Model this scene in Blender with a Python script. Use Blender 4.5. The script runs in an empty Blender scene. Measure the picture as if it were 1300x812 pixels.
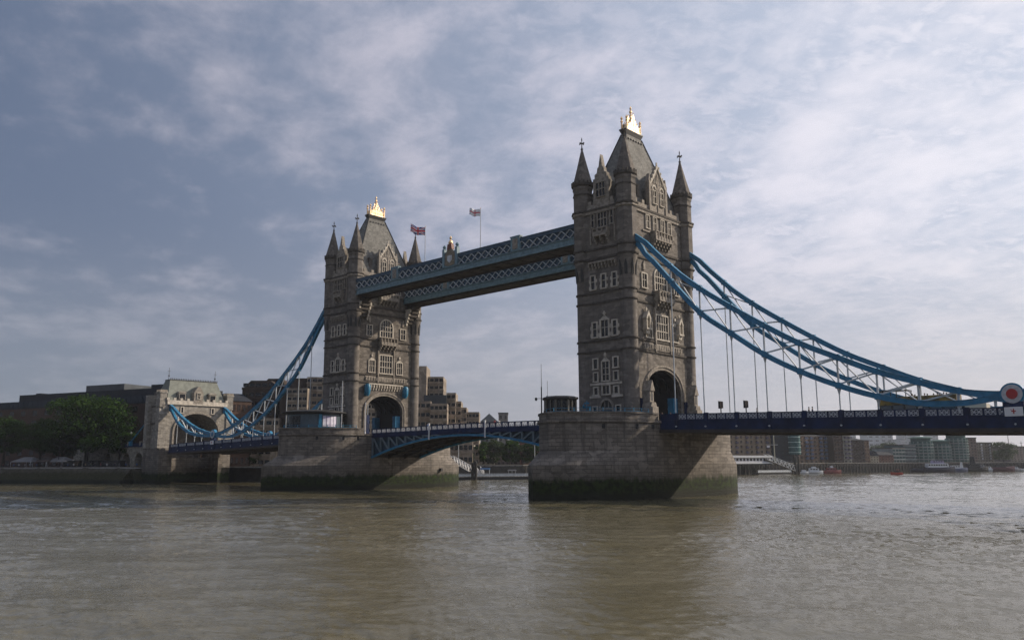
import bpy, bmesh, math, random
from mathutils import Vector, Matrix, noise as mnoise
random.seed(7)
R = math.radians
PI = math.pi
sc = bpy.context.scene
col = sc.collection

# ------------------------------------------------------------------ camera
CAM = Vector((90.1446, -131.3089, 5.95))
FW = Vector((-0.67360314, 0.7194167, 0.16940612))
RT = Vector((0.72940766, 0.68406318, -0.00469395))
UP = Vector((0.11926139, -0.12040426, 0.98553515))
cd = bpy.data.cameras.new('camera')
cam = bpy.data.objects.new('camera', cd)
col.objects.link(cam)
m = Matrix((RT, UP, -FW)).transposed().to_4x4()
m.translation = CAM
cam.matrix_world = m
cd.sensor_width = 36
cd.lens = 1057.25 / 1300 * 36
cd.clip_start = 0.3
cd.clip_end = 20000
sc.camera = cam

# ------------------------------------------------------------------ sun, sky, exposure
SUN = Vector((0.47, 0.82, 0.51)).normalized()
sl = bpy.data.lights.new('sun', 'SUN')
sl.energy = 4.6
sl.angle = R(1.0)
sl.color = (1.0, 0.86, 0.70)
so = bpy.data.objects.new('sun', sl)
col.objects.link(so)
so.rotation_euler = (-SUN).to_track_quat('-Z', 'Y').to_euler()
sc.view_settings.view_transform = 'Standard'
sc.view_settings.look = 'None'
sc.view_settings.exposure = 0.0
sc.view_settings.gamma = 1.0
sc.view_settings.use_curve_mapping = False
sc.cycles.use_denoising = True
sc.cycles.denoising_prefilter = 'FAST'
sc.cycles.max_bounces = 6
sc.cycles.diffuse_bounces = 3
sc.cycles.glossy_bounces = 3
sc.cycles.transmission_bounces = 3
sc.cycles.volume_bounces = 0
sc.cycles.transparent_max_bounces = 6


class NT:
    """tiny node helper"""
    def __init__(s, tree):
        s.t = tree
        s.n = tree.nodes
    def new(s, typ, **kw):
        nd = s.n.new(typ)
        for k, v in kw.items():
            setattr(nd, k, v)
        return nd
    def link(s, a, b):
        s.t.links.new(a, b)
    def val(s, sock, v):
        if isinstance(v, bpy.types.NodeSocket):
            s.link(v, sock)
        else:
            sock.default_value = v
    def math(s, op, a, b=0.0, c=None, clamp=False):
        nd = s.new('ShaderNodeMath', operation=op, use_clamp=clamp)
        s.val(nd.inputs[0], a)
        s.val(nd.inputs[1], b)
        if c is not None:
            s.val(nd.inputs[2], c)
        return nd.outputs[0]
    def mix(s, f, a, b, mode='MIX'):
        nd = s.new('ShaderNodeMix', data_type='RGBA', blend_type=mode)
        s.val(nd.inputs[0], f)
        s.val(nd.inputs[6], a if isinstance(a, bpy.types.NodeSocket) else (*a, 1)[:4])
        s.val(nd.inputs[7], b if isinstance(b, bpy.types.NodeSocket) else (*b, 1)[:4])
        return nd.outputs[2]
    def smooth(s, x, lo, hi, a=0.0, b=1.0):
        nd = s.new('ShaderNodeMapRange', interpolation_type='SMOOTHSTEP')
        s.val(nd.inputs[0], x)
        nd.inputs[1].default_value = lo
        nd.inputs[2].default_value = hi
        nd.inputs[3].default_value = a
        nd.inputs[4].default_value = b
        return nd.outputs[0]
    def noise(s, vec, scale, detail=3.0, rough=0.5, dist=0.0):
        nd = s.new('ShaderNodeTexNoise')
        s.val(nd.inputs['Vector'], vec)
        nd.inputs['Scale'].default_value = scale
        nd.inputs['Detail'].default_value = detail
        nd.inputs['Roughness'].default_value = rough
        nd.inputs['Distortion'].default_value = dist
        return nd.outputs['Fac']
    def mapping(s, vec, loc=(0, 0, 0), rot=(0, 0, 0), scale=(1, 1, 1)):
        nd = s.new('ShaderNodeMapping')
        s.val(nd.inputs[0], vec)
        nd.inputs[1].default_value = loc
        nd.inputs[2].default_value = rot
        nd.inputs[3].default_value = scale
        return nd.outputs[0]
    def sep(s, vec):
        nd = s.new('ShaderNodeSeparateXYZ')
        s.val(nd.inputs[0], vec)
        return nd.outputs
    def comb(s, x, y, z):
        nd = s.new('ShaderNodeCombineXYZ')
        s.val(nd.inputs[0], x)
        s.val(nd.inputs[1], y)
        s.val(nd.inputs[2], z)
        return nd.outputs[0]


def build_world():
    w = bpy.data.worlds.new('World')
    sc.world = w
    w.use_nodes = True
    t = w.node_tree
    t.nodes.clear()
    N = NT(t)
    out = N.new('ShaderNodeOutputWorld')
    bg = N.new('ShaderNodeBackground')
    N.link(bg.outputs[0], out.inputs[0])
    S = 0.1
    bg.inputs[1].default_value = S
    sky = N.new('ShaderNodeTexSky', sky_type='NISHITA')
    sky.sun_disc = False
    sky.sun_elevation = math.asin(SUN.z)
    sky.sun_rotation = math.atan2(SUN.x, SUN.y)
    sky.dust_density = 2.0
    sky.ozone_density = 1.5
    tc = N.new('ShaderNodeTexCoord')
    D = tc.outputs['Generated']
    x, y, z = N.sep(D)
    # cloud deck seen as a flat layer overhead
    zz = N.math('ADD', N.math('MAXIMUM', z, 0.0), 0.16)
    px = N.math('DIVIDE', x, zz)
    py = N.math('DIVIDE', y, zz)
    P = N.comb(px, py, 0.0)
    P = N.mapping(P, rot=(0, 0, R(25)))
    big = N.noise(N.mapping(P, loc=(3.1, 1.7, 0), scale=(0.9, 1.15, 1)), 0.9, 5, 0.52, 0.25)
    mid = N.noise(N.mapping(P, loc=(7.3, 2.2, 4), scale=(1.0, 1.2, 1)), 4.4, 6, 0.6, 0.15)
    fine = N.noise(N.mapping(P, loc=(1.3, 5.2, 9), scale=(1.2, 0.9, 1)), 16.0, 5, 0.6, 0.3)
    # angle to the sun: thin cloud glows by forward scattering
    dt = N.new('ShaderNodeVectorMath', operation='DOT_PRODUCT')
    N.link(D, dt.inputs[0])
    dt.inputs[1].default_value = SUN
    prox = N.smooth(dt.outputs['Value'], -0.12, 0.82)
    base = N.mix(prox, (0.122, 0.164, 0.262), (0.41, 0.475, 0.62))
    glow = N.smooth(dt.outputs['Value'], 0.42, 0.86)
    lit = N.mix(prox, (0.36, 0.365, 0.45), (0.82, 0.79, 0.90))
    c1 = N.smooth(N.math('ADD', N.math('MULTIPLY', big, 0.52), N.math('MULTIPLY', mid, 0.56)), 0.46, 0.70)
    c2 = N.math('MULTIPLY', N.smooth(fine, 0.34, 0.68), N.smooth(prox, 0.42, 0.85))
    c2 = N.math('MULTIPLY', c2, N.smooth(big, 0.38, 0.62, 0.3, 0.85))
    base = N.mix(glow, base, (0.60, 0.66, 0.80))
    lit = N.mix(glow, lit, (0.95, 0.93, 1.0))
    cf = N.math('MAXIMUM', c1, c2)
    clouds = N.mix(cf, base, lit)
    # low sky: paler, pinkish veil
    hor = N.mix(N.smooth(dt.outputs['Value'], -0.2, 0.9), (0.25, 0.28, 0.345), (0.60, 0.565, 0.60))
    clouds = N.mix(N.smooth(z, 0.0, 0.30, 0.85, 0.0), clouds, hor)
    clouds10 = N.new('ShaderNodeVectorMath', operation='SCALE')
    N.link(clouds, clouds10.inputs[0])
    clouds10.inputs[3].default_value = 1.0 / S
    fin = N.mix(0.88, sky.outputs[0], clouds10.outputs[0])
    N.link(fin, bg.inputs[0])


build_world()

# ------------------------------------------------------------------ materials
MATS = {}


def mat(name, color, rough=0.7, metal=0.0, var=0.0, vscale=1.0, bump=0.0, bscale=8.0, color2=None, spec=0.5, emit=None):
    if name in MATS:
        return MATS[name]
    mt = bpy.data.materials.new(name)
    mt.use_nodes = True
    N = NT(mt.node_tree)
    b = mt.node_tree.nodes['Principled BSDF']
    b.inputs['Roughness'].default_value = rough
    b.inputs['Metallic'].default_value = metal
    b.inputs['Specular IOR Level'].default_value = spec
    tc = N.new('ShaderNodeTexCoord')
    if var > 0 or color2:
        f = N.noise(tc.outputs['Object'], vscale, 5, 0.6)
        f = N.smooth(f, 0.3, 0.7)
        c2 = color2 or tuple(c * (1 - var) for c in color)
        c = N.mix(f, c2, color)
        N.link(c, b.inputs['Base Color'])
    else:
        b.inputs['Base Color'].default_value = (*color, 1)
    if bump > 0:
        bp = N.new('ShaderNodeBump')
        bp.inputs['Strength'].default_value = bump
        bp.inputs['Distance'].default_value = 0.1
        N.link(N.noise(tc.outputs['Object'], bscale, 4, 0.6), bp.inputs['Height'])
        N.link(bp.outputs[0], b.inputs['Normal'])
    MATS[name] = mt
    return mt


def masonry(name, c1, c2, mortar, bw=1.1, bh=0.42, stain=0.5, algae=None, bump=0.5, mort=0.025, streak=(0.06, 0.055, 0.05), blotch=0.5, bs=0.5):
    """coursed stone: blocks along the wall, weathering streaks; optional tidal algae below a height"""
    mt = bpy.data.materials.new(name)
    mt.use_nodes = True
    N = NT(mt.node_tree)
    b = mt.node_tree.nodes['Principled BSDF']
    b.inputs['Roughness'].default_value = 0.85
    b.inputs['Specular IOR Level'].default_value = 0.25
    geo = N.new('ShaderNodeNewGeometry')
    pos = geo.outputs['Position']
    x, y, z = N.sep(pos)
    u = N.math('ADD', N.math('MULTIPLY', x, 1.0), y)
    br = N.new('ShaderNodeTexBrick')
    N.link(N.comb(u, z, 0.0), br.inputs['Vector'])
    br.inputs['Color1'].default_value = (*c1, 1)
    br.inputs['Color2'].default_value = (*c2, 1)
    br.inputs['Mortar'].default_value = (*mortar, 1)
    br.inputs['Scale'].default_value = 1.0
    br.inputs['Mortar Size'].default_value = mort
    br.inputs['Bias'].default_value = 0.0
    br.inputs['Brick Width'].default_value = bw
    br.inputs['Row Height'].default_value = bh
    cc = br.outputs['Color']
    # single stones lighter or darker than their neighbours
    ck = N.new('ShaderNodeTexVoronoi')
    ck.inputs['Scale'].default_value = 1.0
    N.link(N.comb(N.math('DIVIDE', u, bw * 1.1), N.math('DIVIDE', z, bh * 1.3), 0.0), ck.inputs['Vector'])
    kr = N.sep(ck.outputs['Color'])[0]
    cc = N.mix(N.smooth(kr, 0.62, 0.95, 0.0, 0.5), cc, tuple(min(1, v * 1.45) for v in c1))
    cc = N.mix(N.smooth(kr, 0.38, 0.05, 0.0, 0.5), cc, tuple(v * 0.5 for v in c2))
    n1 = N.noise(pos, bs, 5, 0.62)
    cc = N.mix(N.math('MULTIPLY', N.smooth(n1, 0.38, 0.66), blotch), cc, tuple(v * 0.55 for v in c1))
    n2 = N.noise(N.mapping(pos, loc=(9, 4, 2), scale=(0.5, 0.5, 0.35)), bs * 1.3, 5, 0.6)
    cc = N.mix(N.smooth(n2, 0.55, 0.72, 0.0, 0.35), cc, tuple(min(1, v * 1.25) for v in c1))
    st = N.noise(N.mapping(pos, scale=(1.1, 1.1, 0.09)), 1.0, 5, 0.65)
    cc = N.mix(N.math('MULTIPLY', N.smooth(st, 0.50, 0.70), stain), cc, streak)
    if algae:
        zt, col_a, col_b = algae
        wet = N.math('ADD', z, N.math('MULTIPLY', N.noise(N.mapping(pos, loc=(3, 8, 1), scale=(0.45, 0.45, 0.1)), 1.2, 5, 0.65), -3.6))
        cc = N.mix(N.smooth(wet, zt - 2.6, zt + 1.6, 0.55, 0.0), cc, (0.045, 0.040, 0.030))
        edge = N.math('ADD', z, N.math('MULTIPLY', N.noise(N.mapping(pos, scale=(0.6, 0.6, 0.2)), 1.1, 6, 0.72), -3.4))
        ff = N.smooth(edge, zt - 2.2, zt - 1.1, 1.0, 0.0)
        ac = N.mix(N.smooth(N.noise(pos, 1.3, 4, 0.6), 0.35, 0.65), col_a, col_b)
        cc = N.mix(ff, cc, ac)
        dk = N.smooth(N.math('ADD', z, N.math('MULTIPLY', n1, -0.8)), 0.2, 1.3, 1.0, 0.0)
        cc = N.mix(dk, cc, (0.012, 0.014, 0.008))
    N.link(cc, b.inputs['Base Color'])
    bp = N.new('ShaderNodeBump')
    bp.inputs['Strength'].default_value = bump
    bp.inputs['Distance'].default_value = 0.06
    h = N.math('ADD', N.math('MULTIPLY', br.outputs['Fac'], -0.8), N.math('MULTIPLY', N.noise(pos, 5.0, 4, 0.6), 0.7))
    N.link(h, bp.inputs['Height'])
    N.link(bp.outputs[0], b.inputs['Normal'])
    MATS[name] = mt
    return mt


def glassy(name, color, rough=0.12, spec=0.6):
    return mat(name, color, rough=rough, var=0.4, vscale=0.7, spec=spec)


STONE = masonry('granite rubble', (0.228, 0.203, 0.175), (0.134, 0.118, 0.101), (0.10, 0.085, 0.07), 0.9, 0.36, 0.45, mort=0.03)
STONE_S = masonry('smooth granite ashlar', (0.190, 0.170, 0.150), (0.148, 0.132, 0.116), (0.12, 0.10, 0.085), 1.3, 0.5, 0.42, bump=0.3, mort=0.02)
PIER = masonry('pier granite', (0.218, 0.194, 0.168), (0.152, 0.135, 0.117), (0.08, 0.068, 0.055), 1.9, 0.62, 0.6,
               algae=(3.3, (0.005, 0.008, 0.0025), (0.020, 0.036, 0.005)), bump=0.7, mort=0.055, blotch=0.6, bs=0.28)
TRIM = mat('portland stone trim', (0.62, 0.565, 0.48), 0.8, var=0.4, vscale=1.2, spec=0.2)
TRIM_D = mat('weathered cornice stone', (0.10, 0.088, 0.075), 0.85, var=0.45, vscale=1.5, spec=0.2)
TRIM_M = mat('carved grey stone', (0.36, 0.32, 0.27), 0.85, var=0.5, vscale=2.0, spec=0.2)
SPIRE = masonry('spire stone courses', (0.175, 0.155, 0.135), (0.13, 0.115, 0.10), (0.09, 0.08, 0.07), 0.7, 0.5, 0.3, bump=0.5)
SLATE = masonry('grey roof slate', (0.205, 0.20, 0.182), (0.175, 0.172, 0.158), (0.13, 0.13, 0.12), 0.4, 0.3, 0.25, bump=0.3, mort=0.015, streak=(0.11, 0.11, 0.10))
LEAD = mat('dark lead', (0.035, 0.034, 0.032), 0.6, var=0.3)
GOLD = mat('gilded metal', (0.95, 0.70, 0.42), 0.42, metal=1.0, bump=0.8, bscale=4.0)
GLASS = glassy('dark window glass', (0.010, 0.011, 0.014), 0.1, 0.35)
GLASS_B = glassy('pale window glass', (0.07, 0.09, 0.11))
BLUE = mat('bridge blue paint', (0.030, 0.215, 0.39), 0.4, var=0.35, vscale=0.8, spec=0.3)
NAVY = mat('navy girder paint', (0.006, 0.023, 0.088), 0.55, var=0.5, vscale=0.6, spec=0.22)
TEAL = mat('pale teal walkway paint', (0.175, 0.29, 0.34), 0.5, var=0.4, vscale=1.2)
TEAL_D = mat('deep teal walkway paint', (0.02, 0.065, 0.115), 0.5, var=0.3, vscale=1.0)
PALE = mat('off white ironwork paint', (0.60, 0.64, 0.66), 0.5, var=0.3, vscale=1.0)
PALEW = mat('white lattice paint', (0.55, 0.57, 0.60), 0.5, var=0.25, vscale=2.0)
UNDER = mat('dirty underside steel', (0.055, 0.045, 0.036), 0.8, var=0.5, vscale=0.6)
DARK = mat('black steel', (0.012, 0.013, 0.016), 0.6)
ASPH = mat('asphalt', (0.05, 0.05, 0.05), 0.9, var=0.2, vscale=3)
CYAN = mat('bright blue paint', (0.012, 0.20, 0.36), 0.45, var=0.4, vscale=2.5)
RED = mat('red paint', (0.45, 0.02, 0.025), 0.5, var=0.2)
WHITE = mat('white paint', (0.78, 0.78, 0.78), 0.5, var=0.12)
WOOD = mat('dark timber', (0.03, 0.026, 0.022), 0.85, var=0.5)

# ------------------------------------------------------------------ mesh helpers


class MB:
    def __init__(s):
        s.v, s.f = [], []

    def add(s, vs, fs):
        k = len(s.v)
        s.v += [tuple(v) for v in vs]
        s.f += [tuple(i + k for i in f) for f in fs]

    def hexa(s, p):
        s.add(p, [(0, 3, 2, 1), (4, 5, 6, 7), (0, 1, 5, 4), (1, 2, 6, 5), (2, 3, 7, 6), (3, 0, 4, 7)])

    def box(s, x0, x1, y0, y1, z0, z1):
        s.hexa([(x0, y0, z0), (x1, y0, z0), (x1, y1, z0), (x0, y1, z0), (x0, y0, z1), (x1, y0, z1), (x1, y1, z1), (x0, y1, z1)])

    def fbox(s, F, u0, u1, z0, z1, d0, d1):
        s.hexa([F(u0, z0, d0), F(u1, z0, d0), F(u1, z0, d1), F(u0, z0, d1), F(u0, z1, d0), F(u1, z1, d0), F(u1, z1, d1), F(u0, z1, d1)])

    def prism(s, F, poly, d0, d1):
        n = len(poly)
        vs = [F(u, z, d0) for u, z in poly] + [F(u, z, d1) for u, z in poly]
        fs = [tuple(range(n - 1, -1, -1)), tuple(range(n, 2 * n))]
        fs += [(i, (i + 1) % n, n + (i + 1) % n, n + i) for i in range(n)]
        s.add(vs, fs)

    def ring(s, F, outer, inner, d0, d1, closed=False):
        n = len(outer)
        m_ = n if closed else n - 1
        vs = [F(u, z, d) for d in (d0, d1) for L in (outer, inner) for u, z in L]
        fs = []
        for i in range(m_):
            j = (i + 1) % n
            o0, i0, o1, i1 = i, n + i, 2 * n + i, 3 * n + i
            p0, q0, p1, q1 = j, n + j, 2 * n + j, 3 * n + j
            fs += [(o1, p1, q1, i1), (o0, i0, q0, p0), (o0, p0, p1, o1), (i0, i1, q1, q0)]
        s.add(vs, fs)

    def plan(s, pts, z0, z1, pts2=None):
        n = len(pts)
        q = pts2 or pts
        vs = [(x, y, z0) for x, y in pts] + [(x, y, z1) for x, y in q]
        fs = [tuple(range(n - 1, -1, -1)), tuple(range(n, 2 * n))]
        fs += [(i, (i + 1) % n, n + (i + 1) % n, n + i) for i in range(n)]
        s.add(vs, fs)

    def beam(s, p, q, w, h, up=(0, 0, 1)):
        p, q = Vector(p), Vector(q)
        d = (q - p).normalized()
        a = d.cross(Vector(up))
        if a.length < 1e-4:
            a = d.cross(Vector((1, 0, 0)))
        a.normalize()
        b = a.cross(d)
        a *= w / 2
        b *= h / 2
        s.hexa([p - a - b, p + a - b, p + a + b, p - a + b, q - a - b, q + a - b, q + a + b, q - a + b])

    def tube(s, p, q, r0, r1=None, n=8, cap=True):
        r1 = r0 if r1 is None else r1
        p, q = Vector(p), Vector(q)
        d = (q - p).normalized()
        a = d.orthogonal().normalized()
        b = d.cross(a)
        vs = []
        for c, r in ((p, r0), (q, r1)):
            for i in range(n):
                t = 2 * PI * i / n
                vs.append(c + a * (r * math.cos(t)) + b * (r * math.sin(t)))
        fs = [(i, (i + 1) % n, n + (i + 1) % n, n + i) for i in range(n)]
        if cap:
            fs += [tuple(range(n - 1, -1, -1)), tuple(range(n, 2 * n))]
        s.add(vs, fs)

    def lathe(s, cx, cy, prof, n=16, ph=0.0, sx=1.0, sy=1.0):
        vs, fs = [], []
        for r, z in prof:
            for i in range(n):
                t = 2 * PI * i / n + ph
                vs.append((cx + sx * r * math.cos(t), cy + sy * r * math.sin(t), z))
        for k in range(len(prof) - 1):
            for i in range(n):
                j = (i + 1) % n
                fs.append((k * n + i, k * n + j, (k + 1) * n + j, (k + 1) * n + i))
        fs.append(tuple(range(n - 1, -1, -1)))
        k = (len(prof) - 1) * n
        fs.append(tuple(range(k, k + n)))
        s.add(vs, fs)

    def build(s, name, material, parent=None, org=None, smooth=False):
        me = bpy.data.meshes.new(name)
        o = parent
        if org is None and parent is not None:
            org = ORG.get(parent.name, (0, 0, 0))
        org = Vector(org or (0, 0, 0))
        me.from_pydata([tuple(Vector(v) - org) for v in s.v], [], s.f)
        me.materials.append(material)
        if smooth:
            for p in me.polygons:
                p.use_smooth = True
            try:
                me.set_sharp_from_angle(angle=R(35))
            except Exception:
                pass
        ob = bpy.data.objects.new(name, me)
        col.objects.link(ob)
        if parent is not None:
            ob.parent = parent
            ORG[ob.name] = tuple(org)
        else:
            ob.location = org
            ORG[ob.name] = tuple(org)
        return ob


ORG = {}


def tag(o, label, cat, group=None, kind=None):
    o['label'] = label
    if cat:
        o['category'] = cat
    if group:
        o['group'] = group
    if kind:
        o['kind'] = kind
    return o


def thing(name, label, cat, loc, group=None, rotz=None):
    """Empty at the base. rotz None: parts are written in world coordinates; else parts are local."""
    o = bpy.data.objects.new(name, None)
    col.objects.link(o)
    o.location = loc
    o.empty_display_size = 0.5
    if rotz is not None:
        o.rotation_euler = (0, 0, rotz)
        ORG[o.name] = (0, 0, 0)
    else:
        ORG[o.name] = tuple(loc)
    tag(o, label, cat, group)
    return o


def copy_tree(o, loc=None, rotz=None, label=None, parent=None):
    c = o.copy()
    col.objects.link(c)
    if parent is not None:
        c.parent = parent
    ORG[c.name] = ORG.get(o.name, (0, 0, 0))
    for ch in list(o.children):
        copy_tree(ch, parent=c)
    if loc is not None:
        c.location = loc
    if rotz is not None:
        c.rotation_euler = (0, 0, rotz)
    if label:
        c['label'] = label
    return c


def share(src, name, parent, loc):
    """another object of the same mesh as a part"""
    c = bpy.data.objects.new(name, src.data)
    col.objects.link(c)
    c.parent = parent
    c.location = loc
    return c


def struct(mb, name, material, label=None, kind='structure', smooth=False):
    o = mb.build(name, material, smooth=smooth)
    o['kind'] = kind
    o['label'] = label or name
    return o


def face(axis, plane, uc=0.0):
    """frame of an axis-aligned wall: u along the wall, z up, d outward"""
    if axis == '-y':
        return lambda u, z, d: (uc + u, plane - d, z)
    if axis == '+y':
        return lambda u, z, d: (uc - u, plane + d, z)
    if axis == '+x':
        return lambda u, z, d: (plane + d, uc + u, z)
    if axis == '-x':
        return lambda u, z, d: (plane - d, uc - u, z)


LOC = lambda u, z, d: (u, -d, z)      # facade frame of a rotated thing: front along local x


def window(F, parent, u0, u1, z0, z1, nx=2, nz=2, arched=False, sur=0.18, bar=0.1, frame=None, glass=None, quoin=False, head=False, thick=0.24):
    frame = frame or TRIM
    glass = glass or GLASS
    g = MB()
    f = MB()
    w = u1 - u0
    if arched:
        rise = w * 0.45
        arc = [(u0 + w / 2 - w / 2 * math.cos(PI * i / 10), z1 - rise + rise * math.sin(PI * i / 10)) for i in range(11)]
        poly = [(u1, z0), (u0, z0)] + arc
        arc2 = [(u0 + w / 2 - (w / 2 + sur) * math.cos(PI * i / 10), z1 - rise + (rise + sur) * math.sin(PI * i / 10)) for i in range(11)]
        f.ring(F, [(u0 - sur, z0)] + arc2 + [(u1 + sur, z0)], [(u0, z0)] + arc + [(u1, z0)], 0.0, thick)
        g.prism(F, poly, 0.0, 0.02)
    else:
        g.fbox(F, u0, u1, z0, z1, 0.0, 0.02)
        f.fbox(F, u0 - sur, u0, z0, z1, 0, thick)
        f.fbox(F, u1, u1 + sur, z0, z1, 0, thick)
        f.fbox(F, u0 - sur, u1 + sur, z1, z1 + sur * 0.9, 0, thick)
    f.fbox(F, u0 - sur * 1.3, u1 + sur * 1.3, z0 - sur, z0, 0, thick + 0.08)
    for i in range(1, nx):
        c = u0 + w * i / nx
        ztop = z1
        if arched:
            t = abs((c - u0) / w - 0.5) * 2
            ztop = z1 - w * 0.45 + w * 0.45 * math.sqrt(max(0, 1 - t * t))
        f.fbox(F, c - bar / 2, c + bar / 2, z0, ztop, 0.0, thick * 0.7)
    for k in range(1, nz):
        c = z0 + (z1 - z0) * (0.56 if nz == 2 else k / nz)
        if arched and k == nz - 1:
            c = z1 - w * 0.45
        f.fbox(F, u0, u1, c - bar / 2, c + bar / 2, 0.0, thick * 0.6)
    if quoin:
        n = max(2, int((z1 - z0) / 0.62))
        for k in range(n):
            if k % 2 == 0:
                zz = z0 + (z1 - z0) * k / n
                hh = (z1 - z0) / n
                f.fbox(F, u0 - sur * 2.1, u0 - sur * 0.98, zz, zz + hh, 0, thick * 0.8)
                f.fbox(F, u1 + sur * 0.98, u1 + sur * 2.1, zz, zz + hh, 0, thick * 0.8)
    if head:
        c = (u0 + u1) / 2
        f.prism(F, [(c - w * 0.5, z1 + sur), (c + w * 0.5, z1 + sur), (c, z1 + sur + 0.7)], 0, thick)
        f.fbox(F, c - 0.12, c + 0.12, z1 + 0.6, z1 + 1.5, 0, thick)
        f.prism(F, [(c - 0.3, z1 + 1.25), (c, z1 + 0.95), (c + 0.3, z1 + 1.25), (c, z1 + 1.7)], 0, thick + 0.05)
    wo = f.build('window', frame, parent)
    po = g.build('pane', glass, wo)
    return wo


def at(px, py, t):
    """real position of something seen in that direction, t metres ahead"""
    d = FW + RT * ((px - 650) / 1057.25) - UP * ((py - 406) / 1057.25)
    return CAM + d * t


def gat(px, t):
    p = at(px, 588, t)
    return Vector((p.x, p.y, 0))


# ------------------------------------------------------------------ river, land, haze
def water_material():
    mt = bpy.data.materials.new('river water')
    mt.use_nodes = True
    N = NT(mt.node_tree)
    b = mt.node_tree.nodes['Principled BSDF']
    geo = N.new('ShaderNodeNewGeometry')
    P = geo.outputs['Position']
    big = N.noise(N.mapping(P, rot=(0, 0, R(-43)), scale=(0.35, 1.0, 1)), 0.035, 4, 0.6, 0.5)
    colr = N.mix(N.smooth(big, 0.35, 0.65), (0.120, 0.106, 0.060), (0.146, 0.132, 0.084))
    N.link(colr, b.inputs['Base Color'])
    b.inputs['Roughness'].default_value = 0.045
    b.inputs['IOR'].default_value = 1.38
    b.inputs['Specular IOR Level'].default_value = 0.5
    # wind ripples: crests run roughly across the view
    fb = N.noise(N.mapping(P, rot=(0, 0, R(-52)), scale=(0.6, 1.0, 1)), 3.5, 5, 0.68, 0.6)
    fc = N.noise(N.mapping(P, rot=(0, 0, R(-30)), scale=(0.7, 1.0, 1)), 13.0, 3, 0.6, 0.4)
    h = N.math('ADD', N.math('MULTIPLY', fb, 0.6), N.math('MULTIPLY', fc, 0.14))
    bp = N.new('ShaderNodeBump')
    bp.inputs['Strength'].default_value = 1.0
    bp.inputs['Distance'].default_value = 0.05
    N.link(h, bp.inputs['Height'])
    N.link(bp.outputs[0], b.inputs['Normal'])
    return mt


def build_river():
    """river surface: wind waves as real height, finely meshed on the reach between the banks, flat beyond"""
    import numpy as np
    rg = np.random.default_rng(4)
    ang0 = math.atan2(FW.y, FW.x)
    fwh = Vector((FW.x, FW.y, 0)).normalized()
    O = CAM - fwh * 24
    half = 46
    r = np.concatenate([[0.5, 10.0], 20.0 * np.exp(np.linspace(0, math.log(690 / 20.0), 1050)), [760, 900, 1500, 6000]])
    side = np.linspace(half + 2, 180, 24)
    th = ang0 + np.radians(np.concatenate([side[::-1], np.linspace(half, -half, 1050), -side]))
    nr, na = len(r), len(th)
    RR, TT = np.meshgrid(r, th, indexing='ij')
    X = np.clip(O.x + RR * np.cos(TT), -1440, 2550)
    Y = np.clip(O.y + RR * np.sin(TT), -1140, 3550)
    def waves(n, l0, l1, slope, spread, mean):
        Z = np.zeros_like(X)
        for i in range(n):
            lam = l0 * (l1 / l0) ** rg.random()
            a = mean + rg.normal() * spread
            k = 2 * math.pi / lam
            amp = slope * math.sqrt(2.0 / n) / k
            Z += amp * np.sin(k * (X * math.cos(a) + Y * math.sin(a)) + rg.random() * 6.283)
        return Z
    wind = R(115)
    small = waves(64, 0.30, 1.5, 0.10, 0.62, wind)
    mid = waves(30, 1.5, 5.5, 0.052, 0.55, wind)
    long_ = waves(12, 6, 16, 0.016, 0.5, wind)
    gust = 0.5 + 0.5 * np.tanh(waves(14, 14, 60, 1.0, 2.0, wind) / 3.5)
    Z = (small + mid) * (0.62 + 0.62 * gust) + long_
    # a line of choppier water running out from the nearer pier
    pa, pb = gat(905, 118), gat(1300, 92)
    dv = (pb - pa).normalized()
    dist = -(X - pa.x) * dv.y + (Y - pa.y) * dv.x + long_ * 12
    along = (X - pa.x) * dv.x + (Y - pa.y) * dv.y
    chop = np.exp(-(dist / 6.0) ** 2) / (1 + np.exp(-along / 3.0))
    Z += chop * (waves(26, 0.9, 2.6, 0.11, 0.9, wind + 0.5))
    fade = np.clip((690 - RR) / 60, 0, 1) * np.clip((RR - 20) / 4, 0, 1) * np.clip((R(half) - np.abs(TT - ang0)) / 0.02, 0, 1)
    Z *= fade
    nv = nr * na
    co = np.stack([X.ravel(), Y.ravel(), Z.ravel()], 1).astype(np.float32)
    i, j = np.meshgrid(np.arange(nr - 1), np.arange(na - 1), indexing='ij')
    a = (i * na + j).ravel()
    q = np.stack([a, a + 1, a + na + 1, a + na], 1)[:, ::-1]
    q = q.astype(np.int32)
    me = bpy.data.meshes.new('river')
    me.vertices.add(nv)
    me.vertices.foreach_set('co', co.ravel())
    nf = len(q)
    me.loops.add(nf * 4)
    me.loops.foreach_set('vertex_index', q.ravel())
    me.polygons.add(nf)
    me.polygons.foreach_set('loop_start', np.arange(0, nf * 4, 4, dtype=np.int32))
    me.polygons.foreach_set('use_smooth', np.ones(nf, bool))
    me.update(calc_edges=True)
    me.validate()
    me.materials.append(water_material())
    o = bpy.data.objects.new('river', me)
    col.objects.link(o)
    tag(o, 'wide rippled brown grey tidal river', None, kind='structure')


build_river()

BANK = [(-1200, -640), (-300, -76), (-240, -38.5), (-201, -16), (-190, -14.5), (-189, 14), (-168, 22), (-152, 91), (-137, 117), (-125, 180), (-112, 250), (-96, 310), (-74, 370),
        (-42, 430), (20, 520), (130, 640), (300, 780), (700, 1050), (2400, 2000)]
QZ = 5.0


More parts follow.
